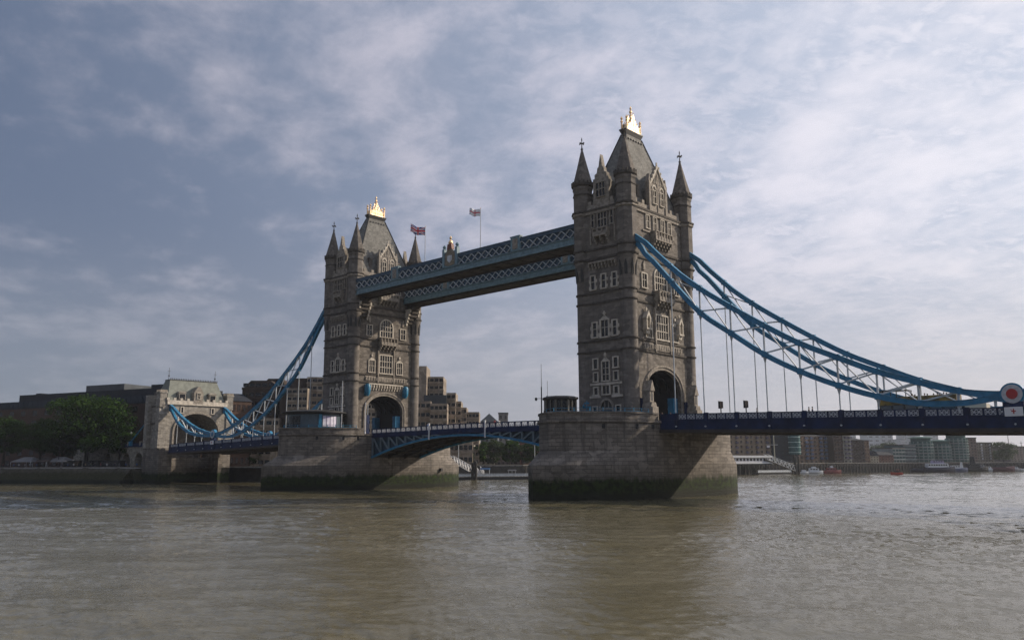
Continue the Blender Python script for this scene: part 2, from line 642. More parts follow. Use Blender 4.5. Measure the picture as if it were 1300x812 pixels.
def build_ground():
    me = bpy.data.meshes.new('ground')
    bm = bmesh.new()
    pts = BANK + [(2500, 3400), (-1400, 3400), (-1400, -640)]
    vs = [bm.verts.new((x, y, QZ)) for x, y in pts]
    f = bm.faces.new(vs)
    bmesh.ops.triangulate(bm, faces=[f])
    bm.to_mesh(me)
    bm.free()
    me.materials.append(mat('paved quay ground', (0.16, 0.145, 0.125), 0.9, var=0.4, vscale=0.3))
    o = bpy.data.objects.new('ground', me)
    col.objects.link(o)
    tag(o, 'paved north bank ground', None, kind='structure')


build_ground()


def bank_wall(name, pts, label, material, cope, batter=0.0, top=QZ + 0.0, posts=False, rail=False):
    t = thing(name, label, 'river wall', (pts[0][0], pts[0][1], 0))
    a, c, r, pl = MB(), MB(), MB(), MB()
    for (x0, y0), (x1, y1) in zip(pts[:-1], pts[1:]):
        d = Vector((x1 - x0, y1 - y0, 0))
        L = d.length
        d.normalize()
        nrm = Vector((d.y, -d.x, 0))
        p0, p1 = Vector((x0, y0, 0)), Vector((x1, y1, 0))
        b0, b1 = p0 + nrm * batter, p1 + nrm * batter
        i0, i1 = p0 - nrm * 1.2, p1 - nrm * 1.2
        z = Vector((0, 0, 1))
        a.hexa([b0 - z, b1 - z, i1 - z, i0 - z, p0 + z * (top - 0.05), p1 + z * (top - 0.05), i1 + z * (top - 0.05), i0 + z * (top - 0.05)])
        o = nrm * 0.25
        c.hexa([p0 + o + z * top, p1 + o + z * top, i1 + z * top, i0 + z * top, p0 + o + z * (top + 0.45), p1 + o + z * (top + 0.45), i1 + z * (top + 0.45), i0 + z * (top + 0.45)])
        n = int(L / 2.4)
        for i in range(n):
            q = p0 + d * (L * (i + 0.5) / n)
            if posts:
                e = q + nrm * (0.25 + batter * 0.5)
                pl.box(e.x - 0.2, e.x + 0.2, e.y - 0.2, e.y + 0.2, -1, top - 0.2)
            if rail:
                e = q - nrm * 0.4
                r.box(e.x - 0.05, e.x + 0.05, e.y - 0.05, e.y + 0.05, top + 0.45, top + 1.5)
        if rail:
            for zz in (0.95, 1.45):
                r.beam(p0 - nrm * 0.4 + z * (top + zz), p1 - nrm * 0.4 + z * (top + zz), 0.07, 0.07)
    a.build('wall', material, t)
    c.build('coping', cope, t)
    if posts:
        o = pl.build('fender_posts', WOOD, t)
        o['kind'] = 'stuff'
    if rail:
        r.build('railing', DARK, t)
    return t


EMB = masonry('embankment stone', (0.135, 0.12, 0.09), (0.10, 0.09, 0.065), (0.05, 0.045, 0.035), 1.4, 0.5, 0.6,
              algae=(3.6, (0.028, 0.032, 0.012), (0.05, 0.046, 0.022)), bump=0.8)
SHEET = mat('dark sheet piling', (0.045, 0.042, 0.038), 0.85, var=0.5, vscale=0.6)
COPE = mat('quay coping', (0.20, 0.185, 0.16), 0.85, var=0.35, vscale=0.6)
bank_wall('river_wall', BANK[0:6], 'sloping stained stone river wall below the trees left of the bridge', EMB, COPE, 5.0)
bank_wall('river_wall', BANK[5:9], 'dark river wall seen between the two bridge piers', SHEET, COPE, 0.6, rail=True)
bank_wall('river_wall', BANK[8:19], 'long dark fendered river wall under the waterfront buildings on the right', SHEET, COPE, 0.5, posts=True, rail=True)

# haze
hz = MB()
hz.box(-1450, 2560, -1150, 3560, -1.0, 260)
ho = hz.build('haze', bpy.data.materials.new('haze'))
hm = MATS['haze'] = ho.data.materials[0]
hm.use_nodes = True
hm.node_tree.nodes.clear()
N = NT(hm.node_tree)
o_ = N.new('ShaderNodeOutputMaterial')
v_ = N.new('ShaderNodeVolumePrincipled')
v_.inputs['Color'].default_value = (0.86, 0.92, 1.0, 1)
v_.inputs['Density'].default_value = 0.00011
v_.inputs['Anisotropy'].default_value = 0.3
N.link(v_.outputs[0], o_.inputs['Volume'])
ho['kind'] = 'stuff'
ho['label'] = 'thin morning haze over the river'

# ------------------------------------------------------------------ bridge piers
D = 82.3
ROADZ = 13.0
PTOP = 14.3


def pier_plan(rx, y0, T, rm=None, n=9):
    """straight sides x=+-rm for |y|<y0, pointed arc cutwaters to |y|=T"""
    L = T - y0
    r = (rx * rx + L * L) / (2 * rx)
    arc = []
    for i in range(n + 1):
        y = L * i / n
        arc.append((rx - (r - math.sqrt(max(0, r * r - y * y))), y0 + y))
    arc[-1] = (0.0, T)
    pts = [(x, y) for x, y in arc]                       # +x side up to tip
    pts += [(-x, y) for x, y in reversed(arc[:-1])]
    pts += [(-x, -y) for x, y in arc]
    pts += [(x, -y) for x, y in reversed(arc[:-1])]
    if rm and rm != rx:
        pts = pts
    return pts


def scale_plan(pts, k):
    return [(x + (k if x > 0 else -k if x < 0 else 0) * 0.9, y + (k if y > 0 else -k) * 1.0) for x, y in pts]


def pier(ox, label):
    t = thing('bridge_pier', label, 'bridge pier', (ox, 0, 0), 'granite river piers of the bridge')
    up = [(x + ox, y) for x, y in pier_plan(10.65, 10, 26.2)]
    lo = [(x + ox, y) for x, y in pier_plan(10.8, 10, 30.4)]
    mid = [(x + ox, y) for x, y in pier_plan(10.66, 10, 26.25)]
    b = MB()
    b.plan(lo, -1.5, 5.6)
    b.plan(lo, 5.6, 7.9, mid)
    b.plan(up, 7.9, 12.6)
    b.build('stone_body', PIER, t, smooth=False)
    s = MB()
    s.plan([(x, y) for x, y in [(a + ox, c) for a, c in pier_plan(10.95, 10, 26.6)]], 12.6, 13.0)
    # parapet wall round the cutwaters
    for sg in (-1, 1):
        o = [p for p in pier_plan(10.65, 10, 26.2) if p[1] * sg >= 9.9]
        i = [p for p in pier_plan(10.1, 10, 25.4) if p[1] * sg >= 9.9]
        s.ring(lambda u, z, d, ox=ox: (u + ox, z, d), o, i, 13.0, 14.05)
    s.build('parapet', PIER, t)
    for sg in (-1, 1):
        c = MB()
        o = [p for p in pier_plan(10.8, 10, 26.45) if p[1] * sg >= 9.9]
        i = [p for p in pier_plan(9.95, 10, 25.2) if p[1] * sg >= 9.9]
        c.ring(lambda u, z, d, ox=ox: (u + ox, z, d), o, i, 14.05, 14.3)
        c.build('coping', STONE_S, t)
    fl = MB()
    fl.plan([(x + ox, y) for x, y in pier_plan(10.0, 9.8, 25.2)], 12.9, 13.02)
    fl.build('floor_slab', ASPH, t)
    # small square ports below the string course, set round the near cutwater
    pl = pier_plan(10.65, 10, 26.2)
    for k, q in enumerate(((-1, .55), (1, .55), (1, .1))):
        pass
    arc = [p for p in pl if p[1] < -10 and p[0] > 0]
    for (x, y) in (arc[2], arc[5], arc[7]):
        p = MB()
        d = Vector((x, y + 6, 0)).normalized()
        c0 = Vector((x + ox, y, 0))
        p.beam(c0 + Vector((0, 0, 11.9)) - d * 0.3, c0 + Vector((0, 0, 11.9)) + d * 0.06, 0.75, 0.75)
        p.build('port', DARK, t)
    if ox < -1:
        for (x, y) in ((7.2, 21.5), (10.75, 14.5)):
            p = MB()
            p.box(ox + x - 0.35, ox + x + 0.35, y - 0.3, y + 0.3, 4.0, 4.8)
            p.build('port', DARK, t)
    return t


pier(0, 'nearer granite bridge pier with dark algae at its foot, under the right tower')
pier(-D, 'farther granite bridge pier with green algae at its foot, under the left tower')


# ------------------------------------------------------------------ bridge towers
def arch_pts(c, hw, zs, rise, n=18):
    return [(c - hw * math.cos(PI * i / n), zs + rise * math.sin(PI * i / n)) for i in range(n + 1)]


S1, S2, S3, S4, S5, S6 = 45.0, 43.2, 36.75, 34.9, 27.85, 25.9
CORN = 52.4
TX, TY = 5.0, 9.6


def balcony(F, t, u0, u1, zb, zt, out=1.2, name='balcony', panel=True):
    b = MB()
    b.fbox(F, u0, u1, zb, zb + 0.25, 0.0, out)
    b.fbox(F, u0 - 0.1, u1 + 0.1, zt - 0.16, zt, out - 0.28, out + 0.06)
    b.fbox(F, u0 - 0.1, u0 + 0.18, zt - 0.16, zt, 0, out - 0.28)
    b.fbox(F, u1 - 0.18, u1 + 0.1, zt - 0.16, zt, 0, out - 0.28)
    n = max(2, int((u1 - u0) / 0.9))
    for i in range(n + 1):
        c = u0 + (u1 - u0) * i / n
        b.fbox(F, c - 0.11, c + 0.11, zb + 0.25, zt - 0.16, out - 0.24, out)
    b.fbox(F, u0, u1, zb + 0.25, zb + 0.9, out - 0.16, out - 0.08)
    for c in (u0 + 0.06, u1 - 0.06):
        b.fbox(F, c - 0.06, c + 0.06, zb + 0.25, zt - 0.16, 0, out - 0.24)
    o = b.build(name, TRIM_M, t)
    m_ = max(3, int((u1 - u0) / 0.85))
    for i in range(m_):
        k = MB()
        c = u0 + 0.25 + (u1 - u0 - 0.5) * i / (m_ - 1)
        for j in range(3):
            k.fbox(F, c - 0.13, c + 0.13, zb - 0.45 * (j + 1), zb - 0.45 * j + 0.004 * (j > 0), 0, out * (0.92 - 0.3 * j))
        k.build('bracket', TRIM_M, o)
    return o


def corbels(F, t, u0, u1, z0, z1, step=0.75, out=0.5, material=None):
    b = MB()
    b.fbox(F, u0, u1, z1 - 0.3, z1, 0, out + 0.08)
    n = int((u1 - u0) / step)
    for i in range(n + 1):
        c = u0 + (u1 - u0) * i / n
        b.fbox(F, c - 0.14, c + 0.14, z0 + 0.5, z1 - 0.3, 0, out)
        b.fbox(F, c - 0.12, c + 0.12, z0, z0 + 0.5, 0, out * 0.5)
    b.build('corbel_row', material or TRIM_M, t)


def niche(F, t, uc, z0, w_=1.3, h=3.2, out=0.8):
    """projecting gabled statue niche"""
    b = MB()
    hw = w_ / 2
    b.fbox(F, uc - hw, uc - hw + 0.25, z0, z0 + h * 0.6, 0, out)
    b.fbox(F, uc + hw - 0.25, uc + hw, z0, z0 + h * 0.6, 0, out)
    b.fbox(F, uc - hw - 0.1, uc + hw + 0.1, z0 - 0.3, z0, 0, out + 0.1)
    b.prism(F, [(uc - hw * 0.6, z0 - 1.0), (uc + hw * 0.6, z0 - 1.0), (uc + hw, z0 - 0.3), (uc - hw, z0 - 0.3)], 0, out * 0.7)
    o2 = [(uc - hw - 0.15, z0 + h * 0.55), (uc, z0 + h), (uc + hw + 0.15, z0 + h * 0.55)]
    i2 = [(uc - hw + 0.25, z0 + h * 0.5), (uc, z0 + h * 0.78), (uc + hw - 0.25, z0 + h * 0.5)]
    b.ring(F, o2, i2, 0, out + 0.05)
    b.fbox(F, uc - 0.1, uc + 0.1, z0 + h * 0.95, z0 + h + 0.7, out * 0.3, out * 0.3 + 0.2)
    b.fbox(F, uc - 0.25, uc + 0.25, z0 + h + 0.25, z0 + h + 0.42, out * 0.3 - 0.05, out * 0.3 + 0.25)
    o = b.build('niche', TRIM, t)
    g = MB()
    g.fbox(F, uc - hw + 0.25, uc + hw - 0.25, z0, z0 + h * 0.6, 0, 0.03)
    g.build('niche_back', LEAD, o)
    return o


def finial_cross(b, x, y, z0, h, dx=1.0, dy=0.0):
    b.lathe(x, y, [(0.22, z0), (0.3, z0 + h * 0.06), (0.12, z0 + h * 0.12), (0.09, z0 + h * 0.35)], 8)
    b.lathe(x, y, [(0.09, z0 + h * 0.3), (0.07, z0 + h * 0.98)], 6)
    zc = z0 + h * 0.52
    for s in (-1, 1):
        for d in ((1, 0), (0, 1)):
            b.beam((x, y, zc), (x + s * d[0] * h * 0.2, y + s * d[1] * h * 0.2, zc), 0.13, 0.16)
            b.lathe(x + s * d[0] * h * 0.2, y + s * d[1] * h * 0.2, [(0.02, zc - 0.2), (0.16, zc), (0.02, zc + 0.2)], 6)
    b.lathe(x, y, [(0.02, z0 + h * 0.7), (0.16, z0 + h * 0.8), (0.05, z0 + h * 0.9), (0.02, z0 + h)], 6)


def tower(ox, label, near):
    t = thing('bridge_tower', label, 'bridge tower', (ox, 0, ROADZ), 'stone towers of the bridge')
    XP, XM = ox + 5.5, ox - 5.5           # +x / -x wall planes
    YM, YP = -(TY + 1.2), TY + 1.2        # side wall planes
    FX = face('+x', XP)
    FXM = face('-x', XM)
    FY = face('-y', YM, ox)
    FYP = face('+y', YP, ox)
    # lower storey with the road arch running through
    ac, ahw, azs, ari = 0.0, 5.75, 18.9, 3.9
    wall = MB()
    arc = arch_pts(ac, ahw, azs, ari)
    poly = [(-9.6, ROADZ), (ac - ahw, ROADZ)] + arc + [(ac + ahw, ROADZ), (9.6, ROADZ), (9.6, S6), (-9.6, S6)]
    wall.prism(FX, poly, -11.0, 0.0)
    wall.box(XM, XP, -9.6, 9.6, S6, CORN)
    wall.build('wall', STONE, t)
    side = MB()
    for sg in (-1, 1):
        y0, y1 = sorted((sg * 9.602, sg * (TY + 1.2)))
        side.box(ox - TX, ox + TX, y0, y1, ROADZ, CORN)
    side.build('side_wall', STONE_S, t)
    # corner turrets: lower shaft, corbelled upper shaft
    for sx in (-1, 1):
        for sy in (-1, 1):
            cx, cy = ox + sx * TX, sy * TY
            b = MB()
            b.lathe(cx, cy, [(1.62, ROADZ), (1.62, 14.6), (1.45, 15.0), (1.45, 40.0)], 24)
            b.build('turret_shaft', STONE_S, t, smooth=True)
            c = MB()
            c.lathe(cx, cy, [(1.45, 40.0), (1.52, 41.0), (1.72, 42.4), (1.86, 43.2)], 24)
            tu = c.build('turret_corbelling', STONE_S, t, smooth=True)
            nn = MB()
            for i in range(8):
                a = 2 * PI * i / 8 + PI / 8
                dd = Vector((math.cos(a), math.sin(a), 0))
                q = Vector((cx, cy, 0)) + dd * 1.50
                side_ = Vector((-dd.y, dd.x, 0))
                pts = []
                for (su, sz) in ((-0.26, 39.3), (0.26, 39.3), (0.26, 41.2), (0, 42.1), (-0.26, 41.2)):
                    pts.append((q + side_ * su + Vector((0, 0, sz)), sz))
                v0 = [tuple(p_ - dd * 0.3) for p_, _ in pts]
                v1 = [tuple(p_ + dd * (0.06 + max(0, (sz - 40.2)) * 0.13)) for p_, sz in pts]
                n = 5
                nn.add(v0 + v1, [(4, 3, 2, 1, 0), (5, 6, 7, 8, 9)] + [(k, (k + 1) % n, n + (k + 1) % n, n + k) for k in range(n)])
            nn.build('lancet', LEAD, tu)
            u = MB()
            u.lathe(cx, cy, [(1.90, 43.2), (1.90, CORN), (1.86, CORN + 0.6), (1.86, 57.2), (2.02, 57.5), (2.02, 57.9)], 8, PI / 8)
            u.build('turret_top', STONE_S, t)
            e = MB()
            e.lathe(cx, cy, [(1.92, 57.9), (2.2, 58.15), (2.22, 58.6), (2.02, 58.75)], 16)
            for i in range(16):
                a = 2 * PI * i / 16
                e.box(cx + 2.05 * math.cos(a) - 0.12, cx + 2.05 * math.cos(a) + 0.12, cy + 2.05 * math.sin(a) - 0.12, cy + 2.05 * math.sin(a) + 0.12, 58.6, 59.0)
            e.lathe(cx, cy, [(2.0, 56.2), (2.0, 56.4)], 8, PI / 8)
            e.build('eaves_ring', TRIM_D, t)
            s = MB()
            s.lathe(cx, cy, [(1.98, 58.7), (1.05, 62.2), (0.14, 65.9)], 8, PI / 8)
            sp = s.build('spire', SPIRE, t)
            f = MB()
            finial_cross(f, cx, cy, 65.8, 2.5)
            f.build('finial', TRIM_D, sp)
    # string courses and main cornice
    def course(z, h, out, material, rr, n, ph, name='string_course'):
        b = MB()
        for sx in (-1, 1):
            for sy in (-1, 1):
                b.lathe(ox + sx * TX, sy * TY, [(rr - 0.05, z), (rr + out, z + h * 0.35), (rr + out, z + h), (rr - 0.05, z + h)], n, ph)
        e = out * 0.9 + 0.05
        b.box(XM - e, XM, -TY + 1.2, TY - 1.2, z, z + h - 0.003)
        b.box(XP, XP + e, -TY + 1.2, TY - 1.2, z, z + h - 0.003)
        b.box(ox - TX + 1.0, ox + TX - 1.0, YM - e, YM, z, z + h - 0.003)
        b.box(ox - TX + 1.0, ox + TX - 1.0, YP, YP + e, z, z + h - 0.003)
        b.build(name, material, t)
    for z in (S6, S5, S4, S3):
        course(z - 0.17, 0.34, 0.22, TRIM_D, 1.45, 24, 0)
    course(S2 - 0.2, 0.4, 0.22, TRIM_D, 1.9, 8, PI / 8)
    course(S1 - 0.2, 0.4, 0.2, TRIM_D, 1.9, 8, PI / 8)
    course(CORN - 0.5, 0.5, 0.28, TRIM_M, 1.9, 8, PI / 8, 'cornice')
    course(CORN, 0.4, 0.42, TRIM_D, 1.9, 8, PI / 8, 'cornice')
    # crenellated parapets
    pb = MB()
    for F, hw in ((FX, 7.7), (FXM, 7.7), (FY, 3.2), (FYP, 3.2)):
        pb.fbox(F, -hw, hw, CORN + 0.4, CORN + 1.35, -0.35, 0.0)
        n = int(hw * 2 / 1.15)
        for i in range(n):
            c = -hw + (i + 0.5) * 2 * hw / n
            if i % 2 == 0 or n < 6:
                pb.fbox(F, c - 0.36, c + 0.36, CORN + 1.353, CORN + 2.1, -0.35, 0.0)
    pb.build('parapet', TRIM_M, t)
    # main roof
    rf = MB()
    zr0, zr1 = 53.4, 69.7
    rf.hexa([(ox - 4.7, -9.4, zr0), (ox + 4.7, -9.4, zr0), (ox + 4.7, 9.4, zr0), (ox - 4.7, 9.4, zr0),
             (ox - 0.55, -2.6, zr1), (ox + 0.55, -2.6, zr1), (ox + 0.55, 2.6, zr1), (ox - 0.55, 2.6, zr1)])
    ro = rf.build('roof', SLATE, t)
    rp = MB()
    for sx in (-1, 1):
        for sy in (-1, 1):
            rp.beam((ox + sx * 4.72, sy * 9.42, zr0), (ox + sx * 0.57, sy * 2.62, zr1), 0.22, 0.22)
    for i in range(6):
        for sx in (-1, 1):
            rp.beam((ox + sx * 0.8, -2.2 + i * 0.88, 68.7), (ox + sx * 1.05, -2.2 + i * 0.88, 68.75), 0.28, 0.3)
    rp.build('hip_roll', LEAD, ro)
    pf = MB()
    pf.hexa([(ox - 0.5, -2.55, 69.7), (ox + 0.5, -2.55, 69.7), (ox + 0.5, 2.55, 69.7), (ox - 0.5, 2.55, 69.7),
             (ox - 0.8, -2.9, 70.5), (ox + 0.8, -2.9, 70.5), (ox + 0.8, 2.9, 70.5), (ox - 0.8, 2.9, 70.5)])
    pf.box(ox - 0.85, ox + 0.85, -2.95, 2.95, 70.5, 70.75)
    pf.build('roof_platform', LEAD, ro)
    # gilded cresting
    g = MB()
    for sx in (-1, 1):
        FG = face('+x' if sx > 0 else '-x', ox + sx * 0.6)
        g.fbox(FG, -2.2, 2.2, 70.75, 70.95, -0.08, 0.06)
        for c, zt, hw in ((-1.75, 71.9, 0.2), (-1.2, 72.6, 0.22), (-0.62, 73.3, 0.24), (0, 74.5, 0.3), (0.62, 73.3, 0.24), (1.2, 72.6, 0.22), (1.75, 71.9, 0.2)):
            g.ring(FG, [(c - hw, 70.95), (c - hw, zt - 0.9), (c, zt), (c + hw, zt - 0.9), (c + hw, 70.95)],
                   [(c - hw + 0.1, 70.95), (c - hw + 0.1, zt - 0.95), (c, zt - 0.35), (c + hw - 0.1, zt - 0.95), (c + hw - 0.1, 70.95)], -0.06, 0.05)
            g.lathe(ox + sx * 0.6, c, [(0.02, zt - 0.05), (0.13, zt + 0.1), (0.02, zt + 0.3)], 6)
            g.fbox(FG, c - hw, c + hw, 71.5 + 0.2 * abs(c), 71.62 + 0.2 * abs(c), -0.05, 0.08)
    for sy in (-1, 1):
        g.box(ox - 0.55, ox + 0.55, sy * 2.2 - 0.06, sy * 2.2 + 0.06, 70.75, 71.9)
        for sx in (-1, 1):
            g.lathe(ox + sx * 0.6, sy * 2.3, [(0.2, 70.75), (0.17, 72.4), (0.3, 72.5), (0.12, 72.9), (0.28, 73.2), (0.02, 73.7)], 8)
    g.lathe(ox, 0, [(0.5, 72.6), (0.22, 74.2), (0.3, 74.4), (0.14, 74.7), (0.3, 75.0), (0.3, 75.25), (0.1, 75.5), (0.24, 75.8), (0.02, 76.4)], 10)
    g.build('gilded_crest', GOLD, ro)
    # wall dormers
    def big_dormer(F, rear):
        b = MB()
        b.prism(F, [(-2.75, CORN + 0.4), (2.75, CORN + 0.4), (2.75, 58.2), (2.45, 58.2), (0.25, 61.6), (0, 62.1), (-0.25, 61.6), (-2.45, 58.2), (-2.75, 58.2)], -0.7, 0.12)
        for c in (-2.75, 2.75):
            b.fbox(F, c - 0.32, c + 0.32, CORN + 0.4, 58.8, -0.5, 0.32)
            b.prism(F, [(c - 0.32, 58.8), (c + 0.32, 58.8), (c, 60.2)], -0.4, 0.25)
        b.fbox(F, -0.18, 0.18, CORN + 0.4, 60.6, 0.12, 0.26)
        o = b.build('dormer_gable', TRIM_M, t)
        c = MB()
        for sg in (-1, 1):
            c.ring(F, [(sg * 2.75, 58.1), (sg * 0.0, 62.45)], [(sg * 2.4, 58.1), (sg * 0.0, 61.85)], 0.1, 0.34)
            for k in range(4):
                u_, z_ = sg * (2.3 - k * 0.6), 58.9 + k * 0.95
                c.fbox(F, u_ - 0.13, u_ + 0.13, z_, z_ + 0.4, 0.1, 0.4)
            cc = sg * 1.25
            c.ring(F, arch_pts(cc, 0.75, 57.4, 0.8, 8), arch_pts(cc, 0.5, 57.4, 0.5, 8), 0.12, 0.3)
            for k in range(3):
                c.prism(F, [(sg * (0.45 + k * 0.55) - 0.1, 58.6), (sg * (0.45 + k * 0.55) + 0.1, 58.6), (sg * (0.45 + k * 0.55), 60.2 - k * 0.6)], 0.12, 0.26)
        c.fbox(F, -0.13, 0.13, 62.2, 63.0, 0, 0.25)
        c.build('gable_tracery', TRIM, o)
        for cc in (-1.25, 1.25):
            window(F2(F, 0.12), o if False else t, cc - 0.55, cc + 0.55, 54.5, 57.0, 2, 2, sur=0.14, bar=0.12)
        r = MB()
        r.prism(F, [(-2.4, CORN + 0.4), (2.4, CORN + 0.4), (2.4, 57.6), (0, 61.0), (-2.4, 57.6)], -3.8, -0.7)
        r.build('dormer_roof', SLATE, t)
        for sg in (-1, 1):
            ch = MB()
            ch.fbox(F, sg * 4.4 - 0.45, sg * 4.4 + 0.45, CORN + 0.4, 57.6, -2.2, -1.3)
            ch.fbox(F, sg * 4.4 - 0.55, sg * 4.4 + 0.55, 57.6, 58.0, -2.3, -1.2)
            ch.build('chimney', SPIRE, t)
            sh = MB()
            sh.prism(F, [(sg * 4.4 - 1.3, CORN + 0.4), (sg * 4.4 + 1.3, CORN + 0.4), (sg * 4.4 + 1.3, 55.9), (sg * 4.4, 57.0), (sg * 4.4 - 1.3, 55.9)], -3.0, -2.35)
            sh.build('roof_vent', LEAD, t)
    def F2(F, off):
        return lambda u, z, d: F(u, z, d + off)
    def small_dormer(F):
        b = MB()
        b.prism(F, [(-1.5, CORN + 0.4), (2.1, CORN + 0.4), (2.1, 58.6), (1.7, 58.6), (1.7, 59.4), (1.2, 59.6), (1.0, 60.6), (0.75, 60.7), (0.3, 63.2),
                    (-0.15, 60.7), (-0.4, 60.6), (-0.6, 59.6), (-1.1, 59.4), (-1.1, 58.6), (-1.5, 58.6)], -0.8, 0.1)
        b.build('dormer_gable', TRIM_M, t)
        window(F2(F, 0.1), t, -0.75, 1.35, 54.9, 57.6, 3, 2, sur=0.12, bar=0.16, frame=TRIM_M)
        r = MB()
        r.prism(F, [(-1.3, CORN + 0.4), (1.9, CORN + 0.4), (1.9, 58.0), (0.3, 60.4), (-1.3, 58.0)], -3.9, -0.8)
        r.build('dormer_roof', SLATE, t)
    for F in (FX, FXM):
        big_dormer(F, F is FXM)
    for F in (FY, FYP):
        small_dormer(F)
    # windows of the side faces
    for F in (FY, FYP):
        c = 0.45
        window(F, t, c - 1.0, c + 1.0, 49.1, 51.8, 3, 2, sur=0.14, bar=0.2, frame=TRIM_M)
        for s in (-1, 1):
            window(F, t, c + s * 2.2 - 0.28, c + s * 2.2 + 0.28, 49.3, 51.8, 1, 2, sur=0.2, frame=TRIM_M)
        balcony(F, t, c - 1.6, c + 1.6, 47.2, 48.7, 1.1)
        for s in (-1, 1):
            bb = MB()
            bb.fbox(F, c + s * 2.75 - 0.14, c + s * 2.75 + 0.14, 46.0, 49.3, 0, 0.2)
            bb.build('pilaster', TRIM_M, t)
        corbels(F, t, -2.7, 3.3, 41.2, 42.6)
        for cc in (-2.0, 0.45, 2.9):
            window(F, t, cc - 0.42, cc + 0.42, 37.5, 40.0, 1, 2, sur=0.22, quoin=True)
        window(F, t, c - 0.8, c + 0.8, 28.5, 31.5, 2, 2, sur=0.26, quoin=True, head=True)
        for s in (-1, 1):
            window(F, t, c + s * 2.25 - 0.42, c + s * 2.25 + 0.42, 28.6, 31.2, 1, 2, sur=0.26, quoin=True)
        window(F, t, c - 0.75, c + 0.75, 20.5, 23.9, 2, 3, sur=0.2, head=True)
        window(F, t, c - 0.75, c + 0.75, 18.1, 19.6, 2, 1, sur=0.22)
        for s in (-1, 1):
            window(F, t, c + s * 2.25 - 0.42, c + s * 2.25 + 0.42, 22.8, 24.5, 1, 1, sur=0.24)
            window(F, t, c + s * 2.25 - 0.40, c + s * 2.25 + 0.40, 20.5, 22.0, 1, 1, sur=0.2)
            window(F, t, c + s * 2.25 - 0.40, c + s * 2.25 + 0.40, 18.1, 19.3, 1, 1, sur=0.24)
            window(F, t, c + s * 2.55 - 0.42, c + s * 2.55 + 0.42, 14.9, 15.9, 1, 1, sur=0.2)
        bd = MB()
        bd.fbox(F, c - 3.5, c - 1.2, 19.75, 20.15, 0, 0.22)
        bd.fbox(F, c + 1.2, c + 3.5, 19.75, 20.15, 0, 0.22)
        bd.fbox(F, c - 1.2, c + 1.2, 19.75, 20.15, 0, 0.32)
        bd.fbox(F, c - 3.6, c - 1.3, 17.45, 17.85, 0, 0.3)
        bd.fbox(F, c + 1.3, c + 3.6, 17.45, 17.85, 0, 0.3)
        bd.build('sill_band', TRIM, t)
        dr = MB()
        dr.ring(F, [(c - 1.6, 13.0)] + arch_pts(c, 1.6, 15.6, 1.75, 10) + [(c + 1.6, 13.0)], [(c - 1.25, 13.0)] + arch_pts(c, 1.25, 15.6, 1.35, 10) + [(c + 1.25, 13.0)], 0, 0.22)
        dr.fbox(F, c - 1.25, c + 1.25, 15.3, 15.6, 0, 0.15)
        for k in (-0.4, 0.4):
            dr.fbox(F, c + k - 0.06, c + k + 0.06, 15.6, 16.7, 0, 0.12)
        dd = dr.build('door_surround', TRIM_M, t)
        dp = MB()
        dp.prism(F, [(c + 1.25, 13.0), (c - 1.25, 13.0)] + arch_pts(c, 1.25, 15.6, 1.35, 10), 0, 0.03)
        dp.build('door', LEAD, dd)
    # windows of the road faces
    for F in (FX, FXM):
        for cc in (-3.7, -1.3, 1.3, 3.7):
            window(F, t, cc - 0.52, cc + 0.52, 49.2, 51.7, 2, 2, sur=0.16)
        balcony(F, t, -2.7, 3.0, 47.0, 48.8, 1.3)
        sb = MB()
        sb.fbox(F, -5.4, -3.0, 48.4, 48.7, 0, 0.25)
        sb.fbox(F, 3.3, 5.4, 48.4, 48.7, 0, 0.25)
        sb.build('sill_band', TRIM_M, t)
        for cc in (-5.4, 5.4):
            window(F, t, cc - 0.75, cc + 0.75, 37.6, 40.2, 2, 2, sur=0.2, head=False)
            hd = MB()
            hd.fbox(F, cc - 0.3, cc + 0.3, 40.9, 41.9, 0, 0.25)
            hd.prism(F, [(cc - 0.4, 41.9), (cc + 0.4, 41.9), (cc, 42.7)], 0, 0.25)
            hd.build('carved_shield', TRIM_M, t)
        window(F, t, -1.9, 1.9, 37.7, 42.0, 5, 3, arched=True, sur=0.3, bar=0.13)
        balcony(F, t, -2.4, 2.6, 35.4, 37.4, 1.5, 'balcony')
        window(F, t, -1.9, 1.9, 28.5, 32.9, 5, 3, sur=0.28, bar=0.14)
        for cc in (-4.4, 4.4):
            window(F, t, cc - 0.85, cc + 0.85, 28.5, 31.4, 3, 2, sur=0.2, head=True)
        cv = MB()
        cv.fbox(F, -6.3, -2.7, 26.25, 27.5, 0, 0.14)
        cv.fbox(F, -2.2, 2.2, 26.25, 27.5, 0, 0.25)
        cv.fbox(F, 2.7, 6.3, 26.25, 27.5, 0, 0.14)
        for i in range(16):
            c0 = -6.0 + i * 0.8
            cv.prism(F, [(c0 - 0.25, 26.5), (c0 + 0.25, 26.5), (c0 + 0.12, 27.25), (c0 - 0.12, 27.25)], 0.1, 0.33)
        cv.build('carved_band', TRIM_M, t)
        for cc in (-2.5, 2.5):
            p_ = MB()
            p_.fbox(F, cc - 0.16, cc + 0.16, S5 - 1.9, 34.2, 0, 0.4)
            p_.build('pilaster', TRIM_M, t)
        # arch mouldings
        am = MB()
        am.ring(F, [(-6.55, ROADZ)] + arch_pts(0, 6.55, azs, 4.75) + [(6.55, ROADZ)], [(-6.2, ROADZ)] + arch_pts(0, 6.2, azs, 4.4) + [(6.2, ROADZ)], 0, 0.32)
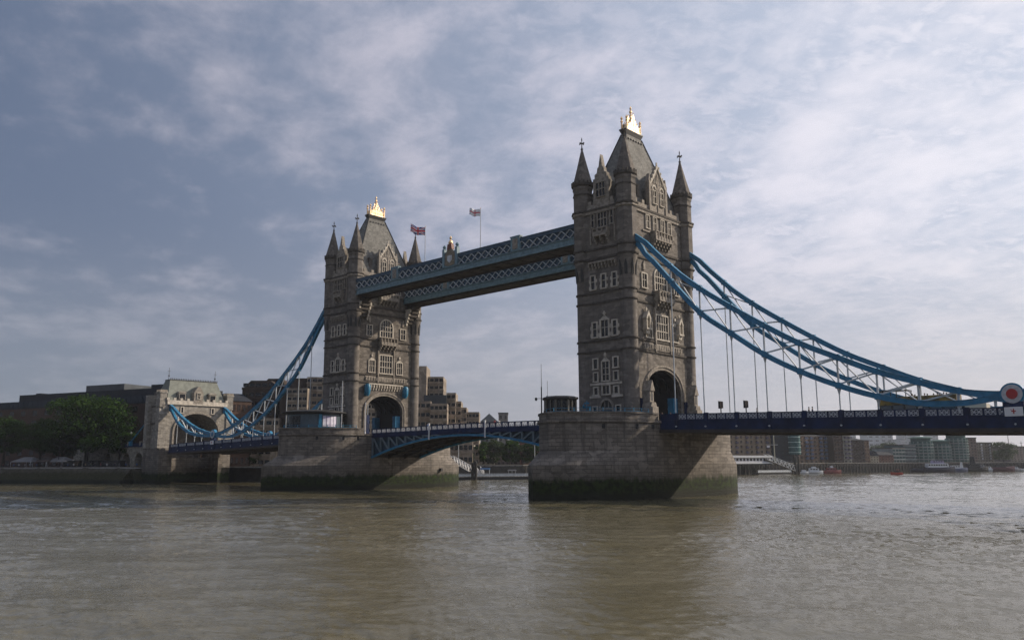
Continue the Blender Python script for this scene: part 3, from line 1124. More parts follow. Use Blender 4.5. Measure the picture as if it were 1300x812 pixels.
        am.ring(F, [(-6.2, ROADZ)] + arch_pts(0, 6.2, azs, 4.4) + [(6.2, ROADZ)], [(-ahw + 0.02, ROADZ)] + arch_pts(0, ahw - 0.02, azs, ari - 0.02) + [(ahw - 0.02, ROADZ)], 0, 0.14)
        am.build('arch_moulding', TRIM_M, t)
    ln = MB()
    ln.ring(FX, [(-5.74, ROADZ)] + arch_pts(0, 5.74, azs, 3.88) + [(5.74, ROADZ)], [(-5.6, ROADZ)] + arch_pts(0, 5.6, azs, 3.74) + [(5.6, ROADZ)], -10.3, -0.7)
    ln.build('vault_lining', mat('near black lining', (0.018, 0.017, 0.018), 0.8), t)  # near-black sleeve running through the road arch
    # blue steel portal inside the road arch
    for sx in (-1, 1):
        for sg in (-1, 1):
            b = MB()
            y0, y1 = sorted((sg * 5.59, sg * 4.1))
            b.box(ox + sx * 4.2 - 0.6, ox + sx * 4.2 + 0.6, y0, y1, ROADZ, 17.9)
            for k in range(4):
                b.box(ox + sx * 4.2 - 0.66, ox + sx * 4.2 + 0.66, y0 - 0.04, y1 + 0.04, 13.4 + k * 1.2, 13.6 + k * 1.2)
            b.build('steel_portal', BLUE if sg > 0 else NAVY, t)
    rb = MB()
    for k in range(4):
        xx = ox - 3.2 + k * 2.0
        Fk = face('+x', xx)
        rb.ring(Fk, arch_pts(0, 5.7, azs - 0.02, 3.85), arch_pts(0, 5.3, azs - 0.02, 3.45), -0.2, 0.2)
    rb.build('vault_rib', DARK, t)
    if near:
        for cc in (-5.3, 5.3):
            niche(FX, t, cc + (0.2 if cc > 0 else -0.2), 30.0, 1.35, 3.2, 0.9)
        # gabled statue buttresses standing before the arch
        for cc in (-7.6, 7.2):
            b = MB()
            F = FX
            b.fbox(F, cc - 0.9, cc + 0.9, ROADZ, 15.6, 0.9, 3.1)
            b.prism(F, [(cc - 0.9, 15.6), (cc + 0.9, 15.6), (cc + 0.6, 16.4), (cc - 0.6, 16.4)], 0.9, 2.8)
            b.fbox(F, cc - 0.6, cc + 0.6, 16.4, 18.4, 0.9, 2.4)
            b.prism(F, [(cc - 0.75, 18.4), (cc + 0.75, 18.4), (cc, 20.3)], 0.9, 2.6)
            b.fbox(F, cc - 0.09, cc + 0.09, 20.2, 21.0, 1.6, 1.8)
            b.fbox(F, cc - 0.3, cc + 0.3, 20.5, 20.68, 1.6, 1.8)
            o = b.build('buttress', TRIM_M, t)
            s2 = MB()
            s2.prism(F, [(cc - 0.32, 16.7), (cc + 0.32, 16.7), (cc + 0.32, 17.8), (cc, 18.4), (cc - 0.32, 17.8)], 2.4, 2.43)
            s2.build('niche_back', LEAD, o)
            s3 = MB()
            s3.fbox(F, cc - 0.95, cc + 0.9, ROADZ, 17.2, 0.02, 0.88)
            s3.build('steel_housing', NAVY, o)
    else:
        corbels(FX, t, -5.4, 5.4, 24.1, 25.7, 0.8, 0.5, TRIM)
        corbels(FXM, t, -5.4, 5.4, 24.1, 25.7, 0.8, 0.5, TRIM)
        # blue steel hoods at the springing of the arch
        for cc in (-6.0, 6.0):
            b = MB()
            b.lathe(XP + 0.75, cc, [(0.3, 22.4), (0.62, 23.0), (0.78, 23.8), (0.78, 24.9), (0.6, 25.3), (0.4, 25.4)], 12)
            b.box(XP, XP + 0.5, cc - 0.4, cc + 0.4, 22.6, 25.3)
            b.build('steel_hood', CYAN, t, smooth=True)
    # bearings carrying the walkways (centre-span side)
    sgn = -1 if near else 1
    FB = FXM if near else FX
    for yy in (-7.9, 7.9):
        b = MB()
        y_ = yy * (-1 if near else 1)
        for j in range(5):
            b.fbox(FB, y_ - 1.3, y_ + 1.3, 46.4 - (j + 1) * 0.9, 46.4 - j * 0.9 - 0.003, 0, 2.3 - j * 0.42)
        b.build('walkway_bracket', TRIM_D, t)
        for q in (-1, 1):
            e = MB()
            for j in range(5):
                e.fbox(FB, y_ + q * 1.55 - 0.22, y_ + q * 1.55 + 0.22, 45.6 - (j + 1) * 0.85, 45.6 - j * 0.85 - 0.003, 0, 1.9 - j * 0.34)
            e.build('carved_bracket', TRIM, t)
    return t


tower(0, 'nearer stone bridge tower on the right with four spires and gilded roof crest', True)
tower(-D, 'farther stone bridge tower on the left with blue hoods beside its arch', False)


# ------------------------------------------------------------------ high level walkways
def walkway(y0, y1, label, flag):
    xa, xb = -D + 5.6, -5.6
    t = thing('high_walkway', label, 'walkway', ((xa + xb) / 2, (y0 + y1) / 2, 46), 'high level walkways between the towers')
    zb, z1, zt = 47.25, 48.35, 51.0
    core = MB()
    core.box(xa, xb, y0 + 0.35, y1 - 0.35, 47.05, 50.4)
    core.build('gallery_box', TEAL_D, t)
    und = MB()
    und.box(xa, xb, y0 + 0.3, y1 - 0.3, 46.85, 47.047)
    for i in range(19):
        x = xa + 1 + i * (xb - xa - 2) / 18
        und.box(x - 0.12, x + 0.12, y0 + 0.1, y1 - 0.1, 46.7, 46.848)
    for y in (y0 + 0.5, y1 - 0.5):
        und.box(xa, xb, y - 0.12, y + 0.12, 46.62, 46.845)
    und.build('underside', UNDER, t)
    for y, s in ((y0, -1), (y1, 1)):
        b = MB()
        b.box(xa - 0.9, xb + 0.6, min(y, y + s * -0.3), max(y, y + s * -0.3), zb, z1)
        b.box(xa - 0.9, xb + 0.6, y - 0.28, y + 0.28, z1, z1 + 0.14)
        b.box(xa - 0.9, xb + 0.6, y - 0.22, y + 0.22, zb - 0.2, zb)
        n = 66
        for i in range(n):
            x = xa + (i + 0.5) * (xb - xa) / n
            b.box(x - 0.28, x + 0.28, y + s * 0.0 - 0.05, y + s * 0.0 + 0.05, zb + 0.3, zb + 0.75)
        b.build('fascia', TEAL, t)
        r = MB()
        r.box(xa, xb, y - 0.16, y + 0.16, zt - 0.75, zt)
        r.box(xa, xb, y - 0.24, y + 0.24, zt - 0.08, zt + 0.06)
        r.build('top_rail', TEAL_D, t)
        l = MB()
        n = 34
        dx = (xb - xa) / n
        for i in range(n):
            x0 = xa + i * dx
            for (a, c) in ((x0, x0 + dx), (x0 + dx, x0)):
                l.beam((a, y + s * 0.03, z1 + 0.15), (c, y + s * 0.03, zt - 0.72), 0.09, 0.26, up=(0, 1, 0))
        l.build('lattice', PALE, t)
        bk = MB()
        bk.box(xa, xb, y - s * 0.30 - 0.02, y - s * 0.30 + 0.02, z1 + 0.14, zt - 0.7)
        bk.build('backing_panel', TEAL_D, t)
        for x in (-60.5, -21.8):
            p = MB()
            p.box(x - 1.25, x + 1.25, y - 0.35, y + 0.35, z1 + 0.145, zt + 0.35)
            p.box(x - 1.4, x + 1.4, y - 0.42, y + 0.42, zt + 0.353, zt + 0.6)
            p.build('panel_pier', TEAL, t)
            q = MB()
            q.box(x - 0.7, x + 0.7, y + s * 0.36, y + s * 0.42, z1 + 0.5, zt)
            q.prism(lambda u, z, d, x=x, y=y, s=s: (x + u, y + s * d, z), [(-0.4, 49.0), (0, 48.7), (0.4, 49.0), (0.4, 50.4), (-0.4, 50.4)], 0.42, 0.52)
            q.build('carved_shield', TRIM_M, t)
    if flag:
        # coat of arms at mid span
        y = y0
        x = -41.3
        b = MB()
        b.box(x - 2.4, x - 1.7, y - 0.5, y + 0.3, z1 + 0.15, zt + 1.6)
        b.box(x + 1.7, x + 2.4, y - 0.5, y + 0.3, z1 + 0.15, zt + 1.6)
        for c in (-2.05, 2.05):
            b.lathe(x + c, y - 0.1, [(0.45, zt + 1.6), (0.2, zt + 1.75), (0.42, zt + 2.0), (0.42, zt + 2.25), (0.1, zt + 2.6)], 10)
        b.box(x - 1.7, x + 1.7, y - 0.3, y + 0.2, z1 + 0.15, zt + 0.9)
        o = b.build('heraldic_frame', TEAL, t)
        c = MB()
        FA = lambda u, z, d: (x + u, y - 0.3 - d, z)
        c.prism(FA, [(-1.6, 49.0), (-0.9, 48.7), (0.9, 48.7), (1.6, 49.0), (1.5, 51.2), (0.9, 52.2), (0.4, 52.5), (-0.4, 52.5), (-0.9, 52.2), (-1.5, 51.2)], 0, 0.15)
        c.build('heraldic_panel', mat('heraldic bronze paint', (0.30, 0.25, 0.17), 0.6, var=0.6, vscale=3.0, bump=1.0, bscale=5), o)
        k = MB()
        k.prism(FA, [(-0.75, 50.9), (-0.7, 49.9), (0, 49.2), (0.7, 49.9), (0.75, 50.9)], 0.15, 0.25)
        k.build('shield', PALE, o)
        k = MB()
        k.prism(FA, [(-0.8, 52.3), (0.8, 52.3), (0.6, 53.5), (-0.6, 53.5)], -0.5, 0.3)
        k.build('crown_base', mat('dark red enamel', (0.20, 0.06, 0.035), 0.6, var=0.3), o)
        k = MB()
        k.lathe(x, y - 0.2, [(0.35, 53.5), (0.55, 53.8), (0.4, 54.2), (0.1, 54.5), (0.32, 54.9), (0.04, 55.4)], 10)
        k.build('crown_finial', GOLD, o)
    return t


walkway(-10.4, -5.6, 'nearer high level lattice walkway with coat of arms at its middle', True)
walkway(5.6, 10.4, 'farther high level lattice walkway, lower one in the photo', False)


# ------------------------------------------------------------------ flags
def flag_pole(x, y, z0, z1, label):
    b = MB()
    b.tube((x, y, z0), (x, y, z1), 0.09, 0.06, 8)
    t = thing('flagpole', label, 'flagpole', (x, y, z0))
    b.build('pole', PALEW, t)
    f = MB()
    f.lathe(x, y, [(0.02, z1), (0.12, z1 + 0.1), (0.02, z1 + 0.22)], 8)
    f.build('pole_cap', GOLD, t)
    return t


def flag_mat(kind):
    mt = bpy.data.materials.new(kind)
    mt.use_nodes = True
    N = NT(mt.node_tree)
    b = mt.node_tree.nodes['Principled BSDF']
    b.inputs['Roughness'].default_value = 0.8
    uv = N.new('ShaderNodeUVMap')
    x, y, _ = N.sep(uv.outputs[0])
    X = N.math('SUBTRACT', x, 0.5)
    Y = N.math('SUBTRACT', y, 0.5)
    ax = N.math('ABSOLUTE', N.math('MULTIPLY', X, 2.0))
    ay = N.math('ABSOLUTE', Y)
    red, white, blue = (0.62, 0.01, 0.03), (0.82, 0.82, 0.84), (0.01, 0.025, 0.20)
    cross = N.math('MINIMUM', ax, ay)
    if kind == 'st george cloth':
        c = N.mix(N.math('LESS_THAN', cross, 0.07), white, red)
    else:
        d1 = N.math('ABSOLUTE', N.math('SUBTRACT', X, Y))
        d2 = N.math('ABSOLUTE', N.math('ADD', X, Y))
        dg = N.math('MINIMUM', d1, d2)
        c = N.mix(N.math('LESS_THAN', dg, 0.13), blue, white)
        c = N.mix(N.math('LESS_THAN', dg, 0.045), c, red)
        c = N.mix(N.math('LESS_THAN', cross, 0.17), c, white)
        c = N.mix(N.math('LESS_THAN', cross, 0.10), c, red)
    N.link(c, b.inputs['Base Color'])
    return mt


def flag(x, y, ztop, L, H, kind, label, droop):
    """cloth sheet flying from the pole towards -x / away, rippled"""
    me = bpy.data.meshes.new('flag')
    nx, nz = 22, 8
    vs, fs, uvs = [], [], []
    dr = Vector((-0.80, -0.60, 0)).normalized()
    pr = Vector((-dr.y, dr.x, 0))
    for i in range(nx + 1):
        u = i / nx
        for j in range(nz + 1):
            v = j / nz
            wv = 0.32 * u * math.sin(u * 9 + v * 1.3) + 0.1 * u * math.sin(u * 17 + 1)
            p = dr * (u * L * 0.97) + pr * wv + Vector((0, 0, -H * (1 - v) - droop * u * u + 0.10 * u * math.sin(u * 9) + 0.12 * u * math.sin(u * 6.5 + 1)))
            vs.append((p.x, p.y, p.z))
            uvs.append((u, v))
    for i in range(nx):
        for j in range(nz):
            a = i * (nz + 1) + j
            fs.append((a, a + nz + 1, a + nz + 2, a + 1))
    me.from_pydata(vs, [], fs)
    ul = me.uv_layers.new(name='UVMap')
    for lp in me.loops:
        ul.data[lp.index].uv = uvs[lp.vertex_index]
    me.materials.append(flag_mat(kind))
    for p in me.polygons:
        p.use_smooth = True
    o = bpy.data.objects.new('flag', me)
    col.objects.link(o)
    o.location = (x, y, ztop)
    sm = o.modifiers.new('thick', 'SOLIDIFY')
    sm.thickness = 0.02
    tag(o, label, 'flag')
    return o


p1 = aty = None


def on_y(px, py, y):
    d = FW + RT * ((px - 650) / 1057.25) - UP * ((py - 406) / 1057.25)
    k = (y - CAM.y) / d.y
    return CAM + d * k


a_ = on_y(540, 288, -9.0)
b_ = on_y(610, 265, -9.0)
flag_pole(a_.x, -9.0, 50.4, a_.z, 'thin white flagpole carrying the red white and blue flag above the walkway')
flag(a_.x, -9.0, a_.z - 0.1, 3.6, 1.9, 'union cloth', 'red white and blue crossed flag flying above the high walkway', -0.9)
flag_pole(b_.x, -9.0, 50.4, b_.z, 'thin white flagpole carrying the white flag with red cross')
flag(b_.x, -9.0, b_.z - 0.1, 2.5, 1.55, 'st george cloth', 'small white flag with red cross flying above the high walkway', -0.3)


# ------------------------------------------------------------------ decks
def road_z(dx, sg=1):
    """height of the road dx metres from a tower centre on the side spans"""
    return ROADZ - 0.05 - (0.027 if sg > 0 else 0.021) * max(0, dx - 10.65)


PANEL = None


def lattice_panel_mesh(w_=1.0, h=0.62, cells=2):
    b = MB()
    for i in range(cells):
        x0 = -w_ / 2 + i * w_ / cells
        x1 = x0 + w_ / cells
        for z0_, z1_ in ((0, h),):
            b.beam((x0, 0, z0_), (x1, 0, z1_), 0.09, 0.10, up=(0, 1, 0))
            b.beam((x1, 0.001, z0_), (x0, 0.001, z1_), 0.09, 0.10, up=(0, 1, 0))
    b.box(-w_ / 2, w_ / 2, -0.04, 0.04, h / 2 - 0.04, h / 2 + 0.04)
    b.box(-w_ / 2 - 0.03, w_ / 2 + 0.03, -0.05, 0.05, -0.05, 0.0)
    b.box(-w_ / 2 - 0.03, w_ / 2 + 0.03, -0.05, 0.05, h, h + 0.05)
    b.box(-w_ / 2 - 0.05, -w_ / 2, -0.05, 0.05, 0, h)
    b.box(w_ / 2, w_ / 2 + 0.05, -0.05, 0.05, 0, h)
    me = bpy.data.meshes.new('lattice_panel')
    me.from_pydata(b.v, [], b.f)
    me.materials.append(PALEW)
    return me


PM = lattice_panel_mesh(1.22, 0.70)
PM2 = lattice_panel_mesh(1.25, 0.75, 2)


def side_span(ox, sg, length, label):
    """deck from a tower (centre ox) outward in direction sg"""
    t = thing('bridge_deck', label, 'bridge deck', (ox + sg * (10.65 + length / 2), 0, 11), 'suspended side spans of the bridge')
    def X(dx):
        return ox + sg * dx
    n = 14
    for (nm, y0, y1, za, zb_, m_) in (('roadway', -6.2, 6.2, -0.5, 0.0, ASPH), ('footway', -9.2, -6.2, -0.5, 0.13, mat('footway paving', (0.2, 0.19, 0.18), 0.9)), ('footway', 6.2, 9.2, -0.5, 0.13, None),
                                   ('underside', -8.6, 8.6, -1.1, -0.51, UNDER)):
        b = MB()
        for i in range(n):
            d0, d1 = 10.7 + length * i / n, 10.7 + length * (i + 1) / n
            z0, z1 = road_z(d0, sg), road_z(d1, sg)
            b.hexa([(X(d0), y0, z0 + za), (X(d1), y0, z1 + za), (X(d1), y1, z1 + za), (X(d0), y1, z0 + za),
                    (X(d0), y0, z0 + zb_), (X(d1), y0, z1 + zb_), (X(d1), y1, z1 + zb_), (X(d0), y1, z0 + zb_)])
        if nm == 'underside':
            for i in range(n * 2):
                d0 = 12 + (length - 2) * i / (n * 2)
                z0 = road_z(d0, sg)
                b.box(X(d0) - 0.2, X(d0) + 0.2, -8.8, 8.8, z0 - 1.9, z0 - 1.105)
        b.build(nm, m_ or MATS['footway paving'], t)
    for s in (-1, 1):
        y = s * 9.3
        g = MB()
        lo = MB()
        pr = MB()
        for i in range(n):
            d0, d1 = 10.7 + length * i / n, 10.7 + length * (i + 1) / n
            z0, z1 = road_z(d0, sg), road_z(d1, sg)
            for mb, ya, yb, za, zb_ in ((g, y - 0.25, y + 0.25, -1.45, 0.12), (g, y - 0.42, y + 0.42, 0.12, 0.26), (g, y - 0.36, y + 0.36, -1.45, -1.3),
                                        (lo, y - 0.55 - (0.0), y + 0.55, -2.0, -1.45), (pr, y - 0.10, y + 0.10, 0.26, 1.08), (pr, y - 0.2, y + 0.2, 1.08, 1.2)):
                mb.hexa([(X(d0), ya, z0 + za), (X(d1), ya, z1 + za), (X(d1), yb, z1 + za), (X(d0), yb, z0 + za),
                         (X(d0), ya, z0 + zb_), (X(d1), ya, z1 + zb_), (X(d1), yb, z1 + zb_), (X(d0), yb, z0 + zb_)])
        bay = 5.56
        k = 0
        d = 13.9
        nodes = []
        while d < 10.7 + length - 1:
            nodes.append(d)
            d += bay
        for d in nodes:
            z = road_z(d, sg)
            pr.box(X(d) - 0.3, X(d) + 0.3, y - 0.28, y + 0.28, z + 0.26, z + 1.3)
            g.box(X(d) - 0.12, X(d) + 0.12, y + s * 0.25 - 0.15, y + s * 0.25 + 0.15, z - 1.28, z + 0.12)
        g.build('girder', NAVY, t)
        lo.build('lower_flange', UNDER, t)
        po = pr.build('parapet', NAVY, t)
        for d in nodes:
            z = road_z(d, sg)
            bo = MB()
            bo.tube((X(d), y + s * 0.3, z - 0.95), (X(d), y + s * 0.5, z - 0.95), 0.16, 0.12, 10)
            bo.build('boss', PALE, t)
            for q in (1.14, 2.78, 4.42):
                dd = d + q
                if dd > 10.7 + length - 1:
                    continue
                c = bpy.data.objects.new('lattice_panel', PM)
                col.objects.link(c)
                c.parent = t
                o = Vector(ORG[t.name])
                c.location = Vector((X(dd), y + s * 0.13, road_z(dd, sg) + 0.31)) - o
    return t


side_span(0, 1, 84, 'navy blue suspended deck running right from the nearer tower')
side_span(-D, -1, 82, 'navy blue suspended deck between the farther tower and the abutment')


def bascule(ox, sg, label):
    """leaf from pier face ox towards mid span (direction sg)"""
    xm = -D / 2
    t = thing('bascule_leaf', label, 'bascule', ((ox + xm) / 2, 0, 11), 'two road leaves of the centre span')
    L = abs(xm - ox) - 0.08
    n = 10
    def zb(x):
        q = abs(x - xm) / 30.5
        return 11.75 - 4.5 * q ** 2.0
    def zr(x):
        return 13.0 + 0.25 * (1 - abs(x - xm) / 30.5)
    xs = [ox + sg * L * i / n for i in range(n + 1)]
    b = MB()
    u = MB()
    for x0, x1 in zip(xs[:-1], xs[1:]):
        b.hexa([(x0, -7.4, zr(x0) - 0.45), (x1, -7.4, zr(x1) - 0.45), (x1, 7.4, zr(x1) - 0.45), (x0, 7.4, zr(x0) - 0.45),
                (x0, -7.4, zr(x0)), (x1, -7.4, zr(x1)), (x1, 7.4, zr(x1)), (x0, 7.4, zr(x0))])
        zc = min(zb(x0), zb(x1))
        u.beam((x0, 0, (zb(x0) + zr(x0)) / 2 - 0.2), (x1, 0, (zb(x1) + zr(x1)) / 2 - 0.2), 14.0, 0.12)
        u.beam((x0, -7.2, zb(x0) + 0.5), (x0, 7.2, zb(x0) + 0.5), 0.3, 0.5)
    b.build('roadway', ASPH, t)
    u.build('underside', UNDER, t)
    for y in (-2.5, 2.5):
        g = MB()
        for x0, x1 in zip(xs[:-1], xs[1:]):
            g.hexa([(x0, y - 0.2, zb(x0)), (x1, y - 0.2, zb(x1)), (x1, y + 0.2, zb(x1)), (x0, y + 0.2, zb(x0)),
                    (x0, y - 0.2, zr(x0) - 0.46), (x1, y - 0.2, zr(x1) - 0.46), (x1, y + 0.2, zr(x1) - 0.46), (x0, y + 0.2, zr(x0) - 0.46)])
            g.box(x0 - 0.3, x0 + 0.3, y - 0.35, y + 0.35, zb(x0) - 0.12, zb(x0))
        g.build('inner_girder', UNDER, t)
    for s in (-1, 1):
        y = s * 7.6
        g, ch, web, pr, pl, bk = MB(), MB(), MB(), MB(), MB(), MB()
        for i, (x0, x1) in enumerate(zip(xs[:-1], xs[1:])):
            z0, z1 = zr(x0), zr(x1)
            g.hexa([(x0, y - 0.2, z0 - 0.9), (x1, y - 0.2, z1 - 0.9), (x1, y + 0.2, z1 - 0.9), (x0, y + 0.2, z0 - 0.9),
                    (x0, y - 0.2, z0 + 0.15), (x1, y - 0.2, z1 + 0.15), (x1, y + 0.2, z1 + 0.15), (x0, y + 0.2, z0 + 0.15)])
            ch.beam((x0, y, zb(x0) + 0.2), (x1, y, zb(x1) + 0.2), 0.55, 0.42)
            pr.hexa([(x0, y - 0.14, z0 + 1.02), (x1, y - 0.14, z1 + 1.02), (x1, y + 0.14, z1 + 1.02), (x0, y + 0.14, z0 + 1.02),
                     (x0, y - 0.14, z0 + 1.17), (x1, y - 0.14, z1 + 1.17), (x1, y + 0.14, z1 + 1.17), (x0, y + 0.14, z0 + 1.17)])
            hh = z0 - 0.9 - zb(x0) - 0.5
            if hh > 0.4:
                web.beam((x0 + sg * 0.2, y, zb(x0) + 0.4), (x0 + sg * 0.2, y, z0 - 0.9), 0.3, 0.35, up=(0, 1, 0))
                web.beam((x0 + sg * 0.4, y, z0 - 0.9), (x1 + sg * 0.1, y, zb(x1) + 0.4), 0.25, 0.35, up=(0, 1, 0))
        g.build('top_girder', NAVY, t)
        ch.build('bottom_chord', BLUE, t)
        web.build('web_brace', mat('grey teal brace paint', (0.16, 0.22, 0.25), 0.5, var=0.3), t)
        fill = MB()
        for x0, x1 in zip(xs[:-1], xs[1:]):
            fill.hexa([(x0, y - s * 0.55 - 0.05, zb(x0) + 0.3), (x1, y - s * 0.55 - 0.05, zb(x1) + 0.3), (x1, y - s * 0.55 + 0.05, zb(x1) + 0.3), (x0, y - s * 0.55 + 0.05, zb(x0) + 0.3),
                       (x0, y - s * 0.55 - 0.05, zr(x0) - 0.5), (x1, y - s * 0.55 - 0.05, zr(x1) - 0.5), (x1, y - s * 0.55 + 0.05, zr(x1) - 0.5), (x0, y - s * 0.55 + 0.05, zr(x0) - 0.5)])
        fill.build('web_plate', mat('dull teal plate paint', (0.03, 0.075, 0.11), 0.55, var=0.5, vscale=1.2), t)
        m_ = int(L / 1.75)
        for i in range(m_ + 1):
            x = ox + sg * L * i / m_
            pr.box(x - 0.13, x + 0.13, y - 0.16, y + 0.16, zr(x) + 0.15, zr(x) + 1.02)
        pr.build('parapet', NAVY, t)
        for i in range(m_):
            x = ox + sg * L * (i + 0.5) / m_
            c = bpy.data.objects.new('lattice_panel', PM2)
            col.objects.link(c)
            c.parent = t
            c.location = Vector((x, y, zr(x) + 0.22)) - Vector(ORG[t.name])
    return t


bascule(-D + 10.7, 1, 'left road leaf of the closed centre span, next to the farther tower')
bascule(-10.7, -1, 'right road leaf of the closed centre span, next to the nearer tower')

# ------------------------------------------------------------------ suspension chains
UPC = [(6.3, 46.6), (13.7, 39.6), (19.2, 34.9), (24.7, 31.0), (30.3, 27.3), (35.9, 23.9), (41.6, 21.2), (47.1, 18.8), (52.6, 17.0), (57.5, 15.6), (60.6, 15.1), (63.9, 14.9)]
LOC_ = [(6.3, 45.5), (8.7, 42.6), (13.7, 36.9), (19.2, 30.7), (24.7, 26.6), (30.3, 22.6), (35.9, 19.5), (41.6, 17.0), (47.1, 15.2), (52.6, 14.1), (57.5, 13.95), (60.6, 14.3), (63.9, 14.9)]
NODES = [13.7, 19.2, 24.7, 30.3, 35.9, 41.6, 47.1, 52.6, 57.5]
SU = [(63.9, 14.9), (66.5, 15.3), (70.5, 16.0), (77.0, 17.6), (85.6, 20.9), (94.6, 25.2)]
SL = [(63.9, 14.9), (66.5, 14.5), (71.5, 14.7), (76.0, 15.2), (81.5, 16.5), (88.0, 19.4), (94.6, 24.3)]
SN = [71.5, 76.0, 81.5, 88.0]


def interp(T, x):
    for (a, b), (c, d) in zip(T[:-1], T[1:]):
        if a <= x <= c:
            return b + (d - b) * (x - a) / (c - a)
    return T[-1][1]


def smooth_pts(T, k=3):
    """Catmull-Rom through the table"""
    out = []
    for i in range(len(T) - 1):
        p0 = T[max(0, i - 1)]
        p1, p2 = T[i], T[i + 1]
        p3 = T[min(len(T) - 1, i + 2)]
        for j in range(k):
            s = j / k
            def cr(a, b, c, d):
                return 0.5 * ((2 * b) + (-a + c) * s + (2 * a - 5 * b + 4 * c - d) * s * s + (-a + 3 * b - 3 * c + d) * s ** 3)
            out.append((p1[0] + (p2[0] - p1[0]) * s, cr(p0[1], p1[1], p2[1], p3[1])))
    out.append(T[-1])
    return out


def chord(T, ox, sg, y, h, w_, taper=None):
    """box-section curved rib as one strip"""
    P = smooth_pts(T)
    b = MB()
    vs = []
    for i, (d, z) in enumerate(P):
        a = P[max(0, i - 1)]
        c = P[min(len(P) - 1, i + 1)]
        tx, tz = c[0] - a[0], c[1] - a[1]
        L = math.hypot(tx, tz)
        nx, nz = -tz / L, tx / L
        hh = h / 2
        for (s1, s2) in ((-1, -1), (1, -1), (1, 1), (-1, 1)):
            vs.append((ox + sg * (d + nx * hh * s2), y + w_ / 2 * s1, z + nz * hh * s2))
    fs = []
    for i in range(len(P) - 1):
        for k in range(4):
            fs.append((i * 4 + k, i * 4 + (k + 1) % 4, (i + 1) * 4 + (k + 1) % 4, (i + 1) * 4 + k))
    fs += [(0, 1, 2, 3), tuple((len(P) - 1) * 4 + k for k in range(4))]
    b.add(vs, fs)
    # riveted flange strips
    for s2 in (-1, 1):
        vs = []
        for i, (d, z) in enumerate(P):
            a = P[max(0, i - 1)]
            c = P[min(len(P) - 1, i + 1)]
            tx, tz = c[0] - a[0], c[1] - a[1]
            L = math.hypot(tx, tz)
            nx, nz = -tz / L, tx / L
            for (s1, q) in ((-1, h / 2 + 0.002), (1, h / 2 + 0.002), (1, h / 2 + 0.05), (-1, h / 2 + 0.05)):
                vs.append((ox + sg * (d + nx * q * s2), y + (w_ / 2 + 0.09) * s1, z + nz * q * s2))
        fs = []
        for i in range(len(P) - 1):
            for k in range(4):
                fs.append((i * 4 + k, i * 4 + (k + 1) % 4, (i + 1) * 4 + (k + 1) % 4, (i + 1) * 4 + k))
        b.add(vs, fs)
    return b


def chain(ox, sg, y, label, short=False):
    U, Lc, ND = (SU, SL, SN) if short else (UPC, LOC_, NODES)
    if sg > 0:
        low = lambda T: [(d_, z_ - 0.5 * min(1, max(0, (d_ - 40) / 22))) for d_, z_ in T]
        U, Lc = low(U), low(Lc)
    mid = (U[0][0] + U[-1][0]) / 2
    t = thing('suspension_chain', label, 'suspension chain', (ox + sg * mid, y, road_z(mid, sg) + 0.2), 'blue trussed suspension chains of the bridge')
    chord(U, ox, sg, y, 0.72, 0.6).build('upper_chord', BLUE, t)
    chord(Lc, ox, sg, y, 0.68, 0.56).build('lower_chord', BLUE, t)
    X = lambda d: ox + sg * d
    for d in ND:
        zu, zl = interp(U, d), interp(Lc, d)
        if zu - zl > 0.9:
            p = MB()
            p.tube((X(d), y, zl + 0.2), (X(d), y, zu - 0.2), 0.16 if d < 50 else 0.22, n=8)
            p.build('post', PALE, t)
        h = MB()
        rz = road_z(d, sg) + 0.2
        h.lathe(X(d), y, [(0.10, rz), (0.10, zl - 1.3), (0.32, zl - 0.45), (0.32, zl - 0.3)], 8)
        h.build('hanger', PALE, t)
    for T_, nm_ in ((U, 'upper_joint_plate'), (Lc, 'lower_joint_plate')):
        for d in ND[:-1]:
            z_ = interp(T_, d)
            g_ = MB()
            g_.box(X(d) - 0.42, X(d) + 0.42, y - 0.335, y + 0.335, z_ - 0.42, z_ + 0.42)
            g_.build(nm_, BLUE, t)
    seq = ND
    for d0, d1 in zip(seq[:-1], seq[1:]):
        zu0, zl0, zu1, zl1 = interp(U, d0), interp(Lc, d0), interp(U, d1), interp(Lc, d1)
        if min(zu0 - zl0, zu1 - zl1) < 0.8:
            continue
        p = MB()
        p.beam((X(d0 + 0.15), y - 0.12, zu0 - 0.2), (X(d1 - 0.15), y - 0.12, zl1 + 0.25), 0.16, 0.2, up=(0, 1, 0))
        p.build('tie_bar', PALE, t)
        p = MB()
        p.beam((X(d0 + 0.15), y + 0.12, zl0 + 0.25), (X(d1 - 0.15), y + 0.12, zu1 - 0.2), 0.2, 0.32, up=(0, 1, 0))
        p.build('strut', PALE, t)
    return t


